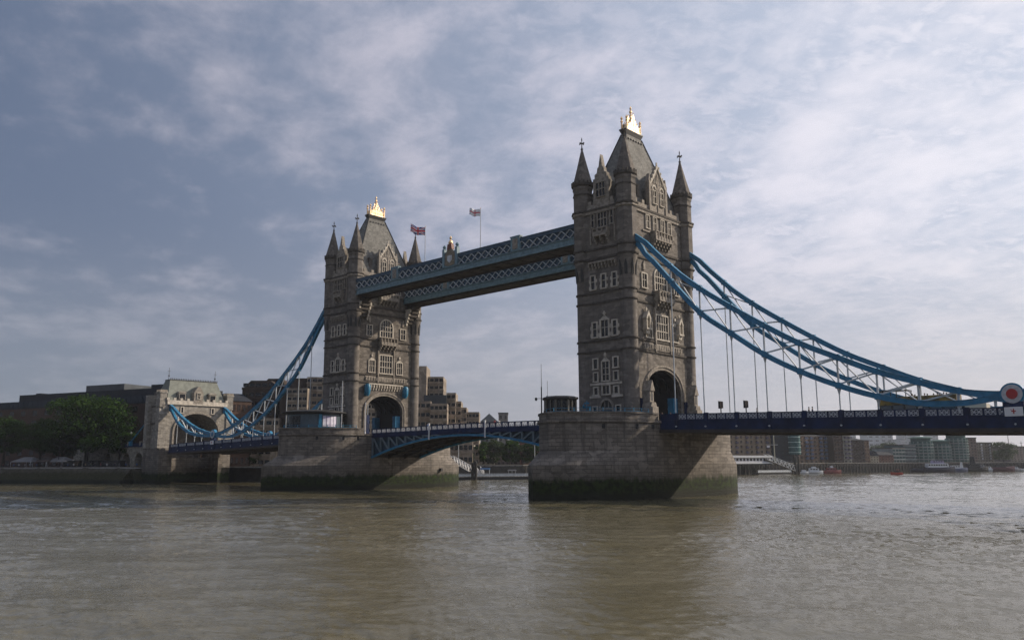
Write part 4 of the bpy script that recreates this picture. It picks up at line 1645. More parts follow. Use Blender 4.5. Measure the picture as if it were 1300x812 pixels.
for ox, sg, tn in ((0, 1, 'nearer tower'), (-D, -1, 'farther tower')):
    for y, sn in ((-9.3, 'near'), (9.3, 'far')):
        chain(ox, sg, y, 'long blue trussed chain rising to the %s on the %s side of the road' % (tn, sn))
        chain(ox, sg, y, ('short blue chain climbing to the abutment on the %s side of the road' if sg < 0 else 'short blue chain beyond the roundel joint on the %s side, cut by the photo edge') % sn, True)
        # pinned joint with roundel
        X = ox + sg * 63.9
        JZ = 14.4 if sg > 0 else 14.9
        t = thing('chain_joint', 'pin joint of the %s side chains on the %s side span' % (sn, 'right' if sg > 0 else 'left') + (', with red disc' if (y < 0 and sg > 0) else ''),
                  'chain joint', (X, y, road_z(63.9, sg) + 1.2), 'pin joints where the bridge chains meet')
        b = MB()
        b.tube((X, y - 0.42, JZ), (X, y + 0.42, JZ), 1.42, n=28)
        b.build('joint_plate', BLUE, t)
        for s in (-1, 1):
            w_ = MB()
            w_.tube((X, y + s * 0.42, JZ), (X, y + s * 0.5, JZ), 1.2, n=28)
            w_.build('white_ring', PALEW, t)
            r = MB()
            r.tube((X, y + s * 0.5, JZ), (X, y + s * 0.58, JZ), 0.66, n=24)
            r.build('red_disc', RED if sg > 0 else BLUE, t)
        st = MB()
        rz = road_z(63.9, sg)
        st.box(X - 1.2, X + 1.2, y - 0.45, y + 0.45, rz - 1.4, JZ - 1.0)
        st.box(X - 1.0, X + 1.0, y - 0.40, y + 0.40, JZ - 1.0, JZ - 0.5)
        st.build('pedestal', NAVY, t)
        pn = MB()
        pn.box(X - 1.05, X + 1.05, y - 0.52, y - 0.455, rz + 0.05, rz + 1.22)
        pn.build('white_panel', WHITE, t)
        cr = MB()
        cr.box(X - 0.07, X + 0.07, y - 0.545, y - 0.525, rz + 0.35, rz + 1.0)
        cr.box(X - 0.26, X + 0.26, y - 0.543, y - 0.526, rz + 0.62, rz + 0.76)
        cr.box(X - 0.3, X - 0.24, y - 0.541, y - 0.527, rz + 0.8, rz + 1.02)
        cr.build('red_cross', RED, t)

# ------------------------------------------------------------------ north abutment tower
ABUT = masonry('pale gatehouse stone', (0.34, 0.315, 0.275), (0.27, 0.25, 0.215), (0.15, 0.135, 0.115), 1.1, 0.45, 0.4)


def abutment():
    ox = -D - 94.0
    t = thing('abutment_tower', 'low stone gatehouse tower with slate roof at the left end of the bridge', 'gatehouse', (ox - 5, 0, ROADZ - 2))
    XP = ox
    FX = face('+x', XP)
    rz = road_z(93, -1)
    b = MB()
    arc = arch_pts(0, 7.6, 16.6, 6.0, 16)
    b.prism(FX, [(-11.6, rz), (-7.6, rz)] + arc + [(7.6, rz), (11.6, rz), (11.6, 25.6), (-11.6, 25.6)], -11, 0)
    b.build('wall', ABUT, t)
    f = MB()
    f.box(XP - 11.5, XP + 0.6, -12.2, -8.0, -1.5, rz)
    f.box(XP - 11.5, XP + 0.6, 8.0, 12.2, -1.5, rz)
    f.box(XP - 11.5, XP - 6, -8.0, 8.0, -1.5, rz - 3)
    f.build('base', PIER, t)
    for sg in (-1, 1):
        c = MB()
        y = sg * 11.6
        c.box(XP - 10.5, XP - 8.0, y - 1.3, y + 1.3, rz, 28.6)
        c.box(XP - 2.2, XP + 0.35, y - 1.3, y + 1.3, rz, 22.2)
        c.hexa([(XP - 2.2, y - 1.3, 22.2), (XP + 0.35, y - 1.3, 22.2), (XP + 0.35, y + 1.3, 22.2), (XP - 2.2, y + 1.3, 22.2),
                (XP - 2.2, y - 0.9, 24.4), (XP - 0.6, y - 0.9, 24.4), (XP - 0.6, y + 0.9, 24.4), (XP - 2.2, y + 0.9, 24.4)])
        c.box(XP - 3.0, XP - 0.1, y - 1.1, y + 1.1, 24.4, 28.9)
        c.box(XP - 3.2, XP + 0.1, y - 1.3, y + 1.3, 28.9, 29.3)
        c.build('corner_turret', ABUT, t)
        d = MB()
        for k in range(3):
            d.box(XP - 3.1 + k * 1.15, XP - 2.5 + k * 1.15, y - 1.2, y + 1.2, 29.3, 30.0)
        d.build('battlement', TRIM_M, t)
    m_ = MB()
    m_.ring(FX, [(-8.2, rz)] + arch_pts(0, 8.2, 16.6, 6.7, 16) + [(8.2, rz)], [(-7.62, rz)] + arch_pts(0, 7.62, 16.6, 6.02, 16) + [(7.62, rz)], 0, 0.4)
    m_.build('arch_moulding', TRIM_M, t)
    s = MB()
    s.fbox(FX, -10.4, 10.4, 25.3, 25.75, 0, 0.45)
    s.build('string_course', TRIM, t)
    p = MB()
    p.fbox(FX, -10.4, 10.4, 25.75, 26.7, -0.3, 0.3)
    for i in range(19):
        if i % 2 == 0:
            c0 = -10.2 + i * 1.13
            p.fbox(FX, c0 - 0.4, c0 + 0.4, 26.703, 27.5, -0.3, 0.3)
    p.build('parapet', TRIM, t)
    r = MB()
    r.hexa([(XP - 10.5, -10.2, 26.0), (XP - 0.6, -10.2, 26.0), (XP - 0.6, 10.2, 26.0), (XP - 10.5, 10.2, 26.0),
            (XP - 7.2, -8.2, 33.6), (XP - 3.6, -8.2, 33.6), (XP - 3.6, 8.2, 33.6), (XP - 7.2, 8.2, 33.6)])
    ro = r.build('roof', mat('green grey slate', (0.22, 0.235, 0.20), 0.8, var=0.35, vscale=0.8), t)
    c = MB()
    c.box(XP - 7.3, XP - 3.5, -8.3, 8.3, 33.6, 33.85)
    for i in range(28):
        c.box(XP - 3.75, XP - 3.65, -8.1 + i * 0.6, -7.85 + i * 0.6, 33.85, 34.3)
    c.build('ridge_cresting', LEAD, ro)
    for sg in (-1, 1):
        f = MB()
        f.tube((XP - 5, sg * 8.1, 33.8), (XP - 5, sg * 8.1, 37.8), 0.09, 0.05, 6)
        f.lathe(XP - 5, sg * 8.1, [(0.05, 34.8), (0.35, 35.1), (0.05, 35.4)], 8)
        f.beam((XP - 5, sg * 8.1 - 0.5, 36.6), (XP - 5, sg * 8.1 + 0.5, 36.6), 0.09, 0.09)
        f.build('finial', LEAD, ro)
    g = MB()
    g.prism(FX, [(-1.6, 25.75), (1.6, 25.75), (1.6, 29.6), (0.3, 31.6), (-0.3, 31.6), (-1.6, 29.6)], -2.5, 0.35)
    go = g.build('dormer_gable', TRIM_M, t)
    window(lambda u, z, d: FX(u, z, d + 0.35), t, -0.5, 0.5, 27.6, 29.4, 2, 2, sur=0.15)
    for cc in (-5.3, 5.3):
        q = MB()
        q.fbox(FX, cc - 1.2, cc + 1.2, 26.7, 29.2, -2.4, -0.5)
        q.prism(FX, [(cc - 1.5, 29.2), (cc + 1.5, 29.2), (cc + 0.9, 29.8), (cc - 0.9, 29.8)], -2.6, -0.3)
        q.build('dormer', ABUT, t)
        window(lambda u, z, d: FX(u, z, d - 0.5), t, cc - 0.95, cc + 0.95, 26.9, 28.9, 1, 1, sur=0.1)
        window(FX, t, cc - 0.35, cc + 0.35, 22.8, 24.5, 1, 1, sur=0.25)
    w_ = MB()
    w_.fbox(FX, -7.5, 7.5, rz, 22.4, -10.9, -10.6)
    w_.build('inner_arch_shade', mat('arch shade tone', (0.10, 0.09, 0.08), 0.9), t)  # dark sheet across the open archway, shade put in as colour
    # side face blind arcade and stage
    FY = face('-y', -11.6, XP - 5.5)
    e = MB()
    e.fbox(FY, -3.0, 3.0, 19.0, 19.5, 0, 0.3)
    e.fbox(FY, -3.0, 3.0, 24.6, 25.0, 0, 0.3)
    e.build('string_course', TRIM_D, t)
    return t


abutment()

# approach viaduct north of the gatehouse
t = thing('approach_viaduct', 'long stone approach viaduct wall behind the riverside trees', 'viaduct', (-240, -10, QZ))
b = MB()
FV = face('-y', -10.0, -240)
poly = [(-90, QZ)]
for c in (18, 34, 44):
    poly += [(c - 3, QZ)] + arch_pts(c, 3, 7.6, 2.4, 8) + [(c + 3, QZ)]
poly += [(51.9, QZ), (51.9, 12.0), (-90, 12.0)]
b.prism(FV, poly, -18, 0)
b.build('wall', masonry('viaduct stone', (0.34, 0.31, 0.255), (0.27, 0.245, 0.20), (0.16, 0.15, 0.12), 1.2, 0.5, 0.5), t)
b = MB()
b.fbox(FV, -90, 51.9, 12.0, 12.4, -0.6, 0.35)
b.fbox(FV, -90, 51.9, 12.4, 13.3, -0.45, 0.0)
b.build('parapet', NAVY, t)
for k in range(14):
    b = MB()
    b.fbox(FV, -86 + k * 10, -85.2 + k * 10, 12.4, 13.9, -0.5, 0.1)
    b.build('parapet_pier', TRIM_M, t)
# tie from gatehouse down to the approach
t2 = thing('anchor_tie', 'thin pale blue anchor tie sloping down behind the gatehouse', 'tie bar', (-205, -9.5, 13))
b = MB()
pA = on_y(189, 532, -11.5)
pB = on_y(166, 561, -11.5)
b.beam(pA, pB, 0.3, 0.35)
b.build('tie_beam', CYAN, t2)
b = MB()
b.box(pB.x - 0.8, pB.x + 0.5, -11.9, -11.0, 12.4, pB.z + 0.25)
b.build('tie_foot', CYAN, t2)


# ------------------------------------------------------------------ control cabins and pier-top kit
def near_cabin():
    x, y = -2.2, -20.6
    t = thing('control_cabin', 'small octagonal stone control cabin with flat roof on the nearer pier', 'control cabin', (x, y, 13.0))
    b = MB()
    b.lathe(x, y, [(2.9, 13.0), (2.9, 14.6)], 8, PI / 8)
    b.build('cabin_base', STONE_S, t)
    g = MB()
    g.lathe(x, y, [(2.6, 14.6), (2.6, 16.6)], 8, PI / 8)
    g.build('cabin_glass', GLASS, t)
    p = MB()
    for i in range(8):
        a = 2 * PI * i / 8 + PI / 8
        p.beam((x + 2.75 * math.cos(a), y + 2.75 * math.sin(a), 14.6), (x + 2.75 * math.cos(a), y + 2.75 * math.sin(a), 16.7), 0.3, 0.3)
        a2 = a + PI / 8
        p.beam((x + 2.55 * math.cos(a2), y + 2.55 * math.sin(a2), 14.6), (x + 2.55 * math.cos(a2), y + 2.55 * math.sin(a2), 16.7), 0.12, 0.16)
    p.build('mullion', mat('brown grey cabin stone', (0.15, 0.14, 0.115), 0.8, var=0.3), t)
    r = MB()
    r.lathe(x, y, [(2.9, 16.6), (3.25, 16.75), (3.25, 17.0), (2.4, 17.25), (0.2, 17.35)], 8, PI / 8)
    r.build('roof', LEAD, t)
    # weather mast
    m_ = thing('weather_mast', 'tall thin antenna mast with sensors beside the octagonal cabin', 'mast', (x - 2.7, y - 0.9, 14.2))
    mb = MB()
    X, Y = x - 2.9, y - 1.6
    mb.tube((X, Y, 13.0), (X, Y, 19.0), 0.12, 0.10, 8)
    mb.tube((X, Y, 19.0), (X, Y, 23.0), 0.05, 0.03, 6)
    mb.build('pole', DARK, m_)
    s = MB()
    s.tube((X - 0.9, Y - 0.4, 17.0), (X + 0.9, Y + 0.4, 17.0), 0.04, n=6)
    s.lathe(X - 0.9, Y - 0.4, [(0.05, 16.6), (0.22, 16.8), (0.22, 17.1), (0.05, 17.2)], 8)
    s.lathe(X + 0.9, Y + 0.4, [(0.05, 17.0), (0.18, 17.15), (0.02, 17.5)], 8)
    s.build('sensor_arm', DARK, m_)
    s = MB()
    s.tube((X + 1.2, Y + 0.2, 17.3), (X + 1.2, Y + 0.2, 20.0), 0.03, n=6)
    s.build('whip_antenna', DARK, m_)


near_cabin()


def pier_rail(ox, label, x0=-6.0, x1=7.5):
    pts = [p for p in pier_plan(9.9, 10, 25.0) if p[1] < -10]
    pts.sort(key=lambda p: p[0])
    t = thing('pier_railing', label, 'railing', (ox, -24, 14.3))
    b = MB()
    pts = [p for p in pts]
    for (a, c), (e, f) in zip(pts[:-1], pts[1:]):
        for z in (14.5, 14.95):
            b.beam((ox + a, c, z), (ox + e, f, z), 0.06, 0.06)
    b.build('rail', CYAN, t)
    for i, (a, c) in enumerate(pts):
        q = MB()
        q.box(ox + a - 0.05, ox + a + 0.05, c - 0.05, c + 0.05, 13.0, 15.0)
        q.build('post', CYAN, t)


pier_rail(0, 'light blue railing round the top of the nearer pier')

# blue sculpture-like lamp cluster left of the near tower door
t = thing('signal_stand', 'bright blue metal signal stand standing at the foot of the nearer tower', 'signal stand', (1.0, -19.0, 13.0))
c = on_y(745, 520, -16.0)
b = MB()
b.tube((c.x, -16, 13.0), (c.x, -16, 16.6), 0.09, n=8)
b.build('post', CYAN, t, org=(1.0, -19.0, 13.0))
b = MB()
for z, w_ in ((14.6, 0.6), (15.5, 0.9), (16.2, 0.5)):
    b.beam((c.x - w_, -16, z), (c.x + w_, -16, z), 0.12, 0.3)
b.lathe(c.x - 0.7, -16, [(0.05, 15.5), (0.22, 15.7), (0.05, 16.1)], 8)
b.lathe(c.x + 0.7, -16, [(0.05, 14.9), (0.22, 15.1), (0.05, 15.5)], 8)
b.build('cross_arm', CYAN, t, org=(1.0, -19.0, 13.0))


def far_cabin():
    ox = -D
    c = on_y(413, 535, -20)
    x, y = -82.2, -17.0
    t = thing('control_cabin', 'wide round glass and blue panel cabin with overhanging dark roof on the farther pier', 'control cabin', (x, y, 13.0))
    n = 24
    segs = [('cabin_glass', GLASS_B), ('cabin_panel', mat('grey blue cladding', (0.07, 0.11, 0.14), 0.5, var=0.3))]
    b = MB()
    b.lathe(x, y, [(5.0, 13.0), (5.0, 14.35), (6.3, 14.4), (6.3, 17.5)], n)
    b.build('cabin_panel', MATS['grey blue cladding'], t)
    def arc_panel(mb, a0, a1, z0, z1, r0=6.26, r1=6.38):
        p = [(x + r * math.cos(R(a)), y + r * math.sin(R(a)), z) for z in (z0, z1) for r, a in ((r0, a0), (r1, a0), (r1, a1), (r0, a1))]
        mb.hexa(p)
    g = MB()
    for k in range(8):
        a0 = 225 + k * 9
        for z0, z1 in ((14.6, 15.5), (15.6, 17.1)):
            arc_panel(g, a0 + 0.6, a0 + 8.4, z0, z1)
    g.build('cabin_glass', GLASS, t)
    w_ = MB()
    arc_panel(w_, 336, 342, 14.35, 17.5, 6.2, 6.6)
    w_.build('door_frame', CYAN, t)
    for k in range(4):
        pst = MB()
        arc_panel(pst, 345 + k * 9, 352.5 + k * 9, 14.7, 17.1)
        pst.build('poster_board', mat('lilac white poster', (0.42, 0.38, 0.55), 0.6, color2=(0.70, 0.70, 0.78), vscale=0.9), t)
    r = MB()
    r.lathe(x, y, [(6.3, 17.5), (7.7, 17.95), (7.7, 18.15), (5.6, 18.55), (0.2, 18.7)], 32)
    r.build('roof', LEAD, t)


far_cabin()
pier_rail(-D, 'light blue railing round the top of the farther pier')


def white_post(x, y, z0, z1, label, r=0.13):
    t = thing('tall_post', label, 'post', (x, y, z0), 'tall white posts along the bridge')
    b = MB()
    b.tube((x, y, z0), (x, y, z1), r, r * 0.7, 10)
    b.build('shaft', PALEW, t)
    b = MB()
    b.lathe(x, y, [(0.25, z0), (0.25, z0 + 0.3), (r, z0 + 0.6)], 10)
    b.lathe(x, y, [(0.02, z1), (0.16, z1 + 0.12), (0.02, z1 + 0.3)], 8)
    b.build('post_fittings', PALEW, t)


c = on_y(464, 512, -8.2)
white_post(c.x, -8.2, 13.0, c.z, 'white post standing in the arch of the farther tower')
c = on_y(435, 485, -13.5)
white_post(c.x, -13.5, 13.0, c.z, 'white post beside the round cabin on the farther pier')
for px, nm in ((545, 'left'), (616, 'middle')):
    c = on_y(px, 541, -7.9)
    t = thing('ladder_post', 'white vertical fender post on the %s part of the centre span' % nm, 'post', (c.x, -7.95, 11.2), 'white vertical posts on the centre span')
    b = MB()
    b.box(c.x - 0.13, c.x + 0.13, -8.08, -7.85, 11.2, 14.6)
    b.build('fender', WHITE, t)
    b = MB()
    b.box(c.x - 0.2, c.x + 0.2, -8.12, -7.84, 14.6, 14.8)
    b.build('cap', WHITE, t)


# ------------------------------------------------------------------ traffic signals, people, bus, van
def signal(px, label):
    c = on_y(px, 515, -7.0)
    rz = road_z(c.x) + 0.13
    t = thing('traffic_light', label, 'traffic light', (c.x, -7.0, rz), 'traffic lights on the right side span', rotz=1.35)
    b = MB()
    b.tube((0, 0, 0), (0, 0, 2.9), 0.09, n=8)
    b.build('pole', DARK, t)
    for s in (-0.22, 0.22):
        b = MB()
        b.box(s - 0.17, s + 0.17, -0.18, 0.14, 1.95, 3.05)
        b.box(s - 0.19, s + 0.19, 0.14, 0.17, 1.88, 3.12)
        h = b.build('signal_head', DARK, t)
        l = MB()
        for k in range(3):
            l.tube((s, -0.18, 2.15 + k * 0.34), (s, -0.24, 2.15 + k * 0.34), 0.1, n=10)
        l.build('lens', mat('unlit signal lens', (0.06, 0.03, 0.02), 0.3), h)
    return t


signal(915, 'black twin headed traffic light nearer the right tower')
signal(947, 'black twin headed traffic light farther from the right tower')

SKIN = mat('skin', (0.36, 0.22, 0.16), 0.6)


def person_mesh(pose):
    """skinned armature-like edge graph; pose: walk or sit"""
    if pose == 'walk':
        J = {'pel': (0, 0, .95, .13), 'wst': (0, 0, 1.1, .12), 'chs': (0, -.01, 1.35, .145), 'nek': (0, 0, 1.5, .055), 'hd1': (0, .01, 1.6, .085), 'hd2': (0, .01, 1.72, .08),
             'hl': (-.1, 0, .9, .09), 'kl': (-.11, .14, .5, .06), 'al': (-.11, .18, .08, .04), 'tl': (-.11, .32, .03, .035),
             'hr': (.1, 0, .9, .09), 'kr': (.11, -.06, .5, .06), 'ar': (.11, -.26, .12, .04), 'tr': (.11, -.14, .03, .035),
             'sl': (-.2, 0, 1.42, .055), 'el': (-.25, -.1, 1.15, .042), 'wl': (-.24, .02, .92, .03), 'pl': (-.24, .06, .84, .03),
             'sr': (.2, 0, 1.42, .055), 'er': (.25, .08, 1.15, .042), 'wr': (.24, .22, .96, .03), 'pr': (.24, .27, .89, .03)}
    else:
        J = {'pel': (0, 0, .5, .14), 'wst': (0, 0, .66, .13), 'chs': (0, 0, .92, .145), 'nek': (0, 0, 1.07, .055), 'hd1': (0, .02, 1.17, .085), 'hd2': (0, .02, 1.29, .08),
             'hl': (-.1, .05, .48, .09), 'kl': (-.13, .45, .5, .065), 'al': (-.13, .46, .09, .045), 'tl': (-.13, .6, .04, .035),
             'hr': (.1, .05, .48, .09), 'kr': (.13, .45, .5, .065), 'ar': (.13, .46, .09, .045), 'tr': (.13, .6, .04, .035),
             'sl': (-.2, 0, .99, .055), 'el': (-.25, .06, .72, .042), 'wl': (-.18, .3, .64, .03), 'pl': (-.16, .37, .62, .03),
             'sr': (.2, 0, .99, .055), 'er': (.25, .06, .72, .042), 'wr': (.18, .3, .64, .03), 'pr': (.16, .37, .62, .03)}
    E_ = [('pel', 'wst'), ('wst', 'chs'), ('chs', 'nek'), ('nek', 'hd1'), ('hd1', 'hd2'), ('pel', 'hl'), ('hl', 'kl'), ('kl', 'al'), ('al', 'tl'),
          ('pel', 'hr'), ('hr', 'kr'), ('kr', 'ar'), ('ar', 'tr'), ('chs', 'sl'), ('sl', 'el'), ('el', 'wl'), ('wl', 'pl'), ('chs', 'sr'), ('sr', 'er'), ('er', 'wr'), ('wr', 'pr')]
    keys = list(J)
    me = bpy.data.meshes.new('person')
    me.from_pydata([J[k][:3] for k in keys], [(keys.index(a), keys.index(b)) for a, b in E_], [])
    o = bpy.data.objects.new('person', me)
    col.objects.link(o)
    sk = o.modifiers.new('skin', 'SKIN')
    for i, k in enumerate(keys):
        me.skin_vertices[0].data[i].radius = (J[k][3], J[k][3])
    me.skin_vertices[0].data[0].use_root = True
    ss = o.modifiers.new('sub', 'SUBSURF')
    ss.levels = ss.render_levels = 1
    dg = bpy.context.evaluated_depsgraph_get()
    dg.update()
    me2 = bpy.data.meshes.new_from_object(o.evaluated_get(dg))
    bpy.data.objects.remove(o)
    for p in me2.polygons:
        p.use_smooth = True
    return me2, J


CLOTH = {}
for nm, c in (('navy', (0.02, 0.03, 0.07)), ('red', (0.3, 0.03, 0.03)), ('white', (0.6, 0.6, 0.58)), ('grey', (0.12, 0.12, 0.13)), ('green', (0.04, 0.09, 0.05)), ('black', (0.015, 0.015, 0.015)), ('blue', (0.05, 0.12, 0.3)), ('tan', (0.3, 0.22, 0.13))):
    CLOTH[nm] = mat(nm + ' clothing', c, 0.85)
HAIR = mat('dark hair', (0.03, 0.02, 0.015), 0.7)
PMESH = {}


def person(loc, rot, top, legs, label, group, pose='walk'):
    if pose not in PMESH:
        PMESH[pose] = person_mesh(pose)
    base, J = PMESH[pose]
    key = (pose, top, legs)
    if key not in PMESH:
        me = base.copy()
        me.materials.clear()
        for c in (CLOTH[top], CLOTH[legs], SKIN):
            me.materials.append(c)
        zn = J['nek'][2]
        zp = J['pel'][2]
        for p in me.polygons:
            c = p.center
            if c.z > zn - 0.02 or (abs(c.x) > 0.14 and (Vector(c) - Vector(J['pl'][:3])).length < 0.1) or (Vector(c) - Vector(J['pr'][:3])).length < 0.1:
                p.material_index = 2
            elif c.z < zp - 0.03 or (pose == 'sit' and c.y > 0.1 and c.z < 0.6):
                p.material_index = 1
            else:
                p.material_index = 0
        h = MB()
        hz_ = J['hd2'][2]
        hy = J['hd2'][1]
        h.lathe(0, hy - 0.015, [(0.098, hz_ - 0.06), (0.112, hz_), (0.095, hz_ + 0.06), (0.04, hz_ + 0.1)], 10)
        hm_ = bpy.data.meshes.new('hair')
        hm_.from_pydata(h.v, [], h.f)
        hm_.materials.append(HAIR)
        PMESH[key] = (me, hm_)
    me, hm_ = PMESH[key]
    o = bpy.data.objects.new('person', me)
    col.objects.link(o)
    o.location = loc
    o.rotation_euler = (0, 0, rot)
    tag(o, label, 'person', group)
    h = bpy.data.objects.new('hair', hm_)
    col.objects.link(h)
    h.parent = o
    return o


for px, y, top, legs, d, lb in ((961, -7.6, 'grey', 'navy', PI / 2, 'person in grey walking on the side span past the traffic lights'), (1027, -7.4, 'black', 'black', -PI / 2, 'person in black, left of two walking together on the side span'),
                                (1031.5, -7.9, 'navy', 'grey', -PI / 2, 'person in navy, right of two walking together on the side span')):
    c = on_y(px, 520, y)
    person((c.x, y, road_z(c.x) + 0.13), d, top, legs, lb, 'pedestrians on the bridge')
for px, y, top, lb in ((585, -6.6, 'black', 'person in black walking on the centre span near the far building'), (628, -6.7, 'red', 'person in red at the middle of the centre span'), (634, -6.3, 'white', 'person in white at the middle of the centre span'), (543, -6.5, 'blue', 'person in blue on the centre span right of the farther tower')):
    c = on_y(px, 538, y)
    person((c.x, y, 13.15), PI / 2, top, 'navy', lb, 'pedestrians on the bridge')
for x, y, top, lb in ((7.5, -3.9, 'white', 'person in white at the foot of the nearer tower arch'), (8.6, -2.9, 'white', 'second person in white just right of the one at the arch foot')):
    person((x, y, 13.02), 0.3, top, 'tan', lb, 'pedestrians on the bridge')


def wheel(t, x, y, r, wd=0.28):
    b = MB()
    b.tube((x, y - wd / 2, r), (x, y + wd / 2, r), r, n=18)
    w_ = b.build('wheel', mat('tyre rubber', (0.02, 0.02, 0.02), 0.9), t)
    k = MB()
    s = -1 if y < 0 else 1
    k.tube((x, y + s * wd / 2, r), (x, y + s * (wd / 2 + 0.03), r), r * 0.55, n=14)
    k.build('rim', PALE, w_)


def bus():
    c = on_y(1166, 508, -2.6)
    rz = road_z(c.x)
    t = thing('open_top_bus', 'open top double decker tour bus in black and gold full of passengers', 'bus', (c.x, -2.6, rz), rotz=math.atan2(-0.021, 1) * 0)
    BL, GD = mat('black gloss paint', (0.012, 0.010, 0.008), 0.25), mat('old gold paint', (0.34, 0.21, 0.02), 0.4, color2=(0.03, 0.018, 0.006), vscale=0.9)
    L = 5.4
    b = MB()
    b.box(-L, L, -1.25, 1.25, 0.35, 2.2)
    b.build('lower_body', BL, t)
    g = MB()
    for i in range(6):
        for s in (-1, 1):
            x0 = -L + 0.5 + i * 1.72
            g.box(x0, x0 + 1.45, s * 1.25 - 0.015, s * 1.25 + 0.015, 1.25, 2.1)
    g.box(-L - 0.02, -L + 0.02, -1.1, 1.1, 1.1, 2.1)
    g.build('window_band', GLASS_B, t)
    u = MB()
    u.box(-L, L, -1.25, -1.17, 2.35, 3.35)
    u.box(-L, L, 1.17, 1.25, 2.35, 3.35)
    u.box(-L, -L + 0.08, -1.17, 1.17, 2.35, 3.35)
    u.box(L - 0.08, L, -1.17, 1.17, 2.35, 3.35)
    u.box(-L, L, -1.26, 1.26, 2.2, 2.35)
    u.build('upper_side', GD, t)
    r = MB()
    r.box(-L, -1.2, -1.25, 1.25, 4.28, 4.4)
    r.build('canopy_roof', BL, t)
    p = MB()
    for x in (-L + 0.1, -3.4, -1.3):
        for s in (-1, 1):
            p.box(x - 0.06, x + 0.06, s * 1.2 - 0.04, s * 1.2 + 0.04, 3.35, 4.28)
    p.build('canopy_post', BL, t)
    w_ = MB()
    w_.box(-L + 0.01, -L + 0.05, -1.15, 1.15, 3.35, 4.28)
    w_.build('windscreen', GLASS_B, t)
    for x in (-3.3, 3.2):
        for s in (-1, 1):
            wheel(t, x, s * 1.12, 0.5)
    for s in (-1, 1):
        h = MB()
        h.tube((-L - 0.05, s * 0.9, 0.75), (-L, s * 0.9, 0.75), 0.13, n=10)
        h.build('headlight', WHITE, t)
    tops = ['white', 'red', 'blue', 'grey', 'tan', 'green', 'navy']
    cols_ = ['white', 'red', 'blue', 'grey', 'tan', 'green', 'navy']
    k = 0
    for i in range(7):
        xx = -0.6 + i * 0.85
        for s, sn in ((-0.6, 'near'), (0.6, 'far')):
            if (i * 3 + (s > 0)) % 5 == 4:
                continue
            person((c.x + xx, -2.6 + s, rz + 2.35), PI / 2, cols_[k % 7], 'navy', 'seated bus passenger in %s on the open top deck, row %s on the %s side' % (cols_[k % 7], ['first', 'second', 'third', 'fourth', 'fifth', 'sixth', 'seventh'][i], sn), 'passengers on the open bus deck', 'sit')
            k += 1
    s_ = MB()
    for i in range(7):
        for s in (-0.6, 0.6):
            xx = -0.6 + i * 0.85
            s_.box(xx - 0.25, xx + 0.25, s - 0.42, s + 0.42, 2.70, 2.76)
            s_.box(xx + 0.2, xx + 0.27, s - 0.42, s + 0.42, 2.76, 3.3)
    s_.build('seat_rows', CLOTH['navy'], t)
    fl = MB()
    fl.box(-L + 0.1, L - 0.1, -1.15, 1.15, 2.351, 2.38)
    fl.build('upper_floor', BL, t)


bus()


def van():
    c = on_y(1219, 514, -2.8)
    rz = road_z(c.x)
    t = thing('small_van', 'small cream box van following behind the tour bus', 'van', (c.x + 1.2, -2.8, rz), rotz=0)
    CR = mat('cream vehicle paint', (0.6, 0.56, 0.45), 0.4)
    b = MB()
    F = lambda u, z, d: (u, d, z)
    b.prism(F, [(-2.4, 0.35), (2.3, 0.35), (2.3, 2.0), (-1.2, 2.0), (-1.9, 1.15), (-2.4, 1.0)], -0.9, 0.9)
    b.build('body', CR, t)
    g = MB()
    g.hexa([(-1.93, -0.8, 1.17), (-1.93, 0.8, 1.17), (-1.90, 0.8, 1.2), (-1.90, -0.8, 1.2), (-1.27, -0.8, 1.93), (-1.27, 0.8, 1.93), (-1.20, 0.8, 1.9), (-1.20, -0.8, 1.9)])
    for s in (-1, 1):
        g.box(-1.2, -0.4, s * 0.9 - 0.012, s * 0.9 + 0.012, 1.2, 1.75)
    g.build('window_band', GLASS, t)
    for x in (-1.5, 1.5):
        for s in (-1, 1):
            wheel(t, x, s * 0.82, 0.33, 0.2)


van()


# ------------------------------------------------------------------ trees
def leaf_mat(name, c1, c2):
    if name in MATS:
        return MATS[name]
    mt = bpy.data.materials.new(name)
    mt.use_nodes = True
    N = NT(mt.node_tree)
    b = mt.node_tree.nodes['Principled BSDF']
    b.inputs['Roughness'].default_value = 0.8
    b.inputs['Specular IOR Level'].default_value = 0.08
    geo = N.new('ShaderNodeNewGeometry')
    f = N.smooth(N.noise(geo.outputs['Position'], 0.8, 4, 0.7), 0.3, 0.7)
    N.link(N.mix(f, c1, c2), b.inputs['Base Color'])
    b.inputs['Subsurface Weight'].default_value = 0.0
    tr = N.new('ShaderNodeBsdfTranslucent')
    N.link(N.mix(f, c1, c2), tr.inputs[0])
    mx = N.new('ShaderNodeMixShader')
    mx.inputs[0].default_value = 0.25
    out = mt.node_tree.nodes['Material Output']
    N.link(b.outputs[0], mx.inputs[1])
    N.link(tr.outputs[0], mx.inputs[2])
    N.link(mx.outputs[0], out.inputs[0])
    MATS[name] = mt
    return mt


LEAF = leaf_mat('dark summer leaves', (0.008, 0.024, 0.002), (0.038, 0.082, 0.010))
LEAF2 = leaf_mat('dusty green leaves', (0.030, 0.050, 0.020), (0.060, 0.090, 0.035))
BARK = mat('bark', (0.045, 0.038, 0.03), 0.9, var=0.4, vscale=2)


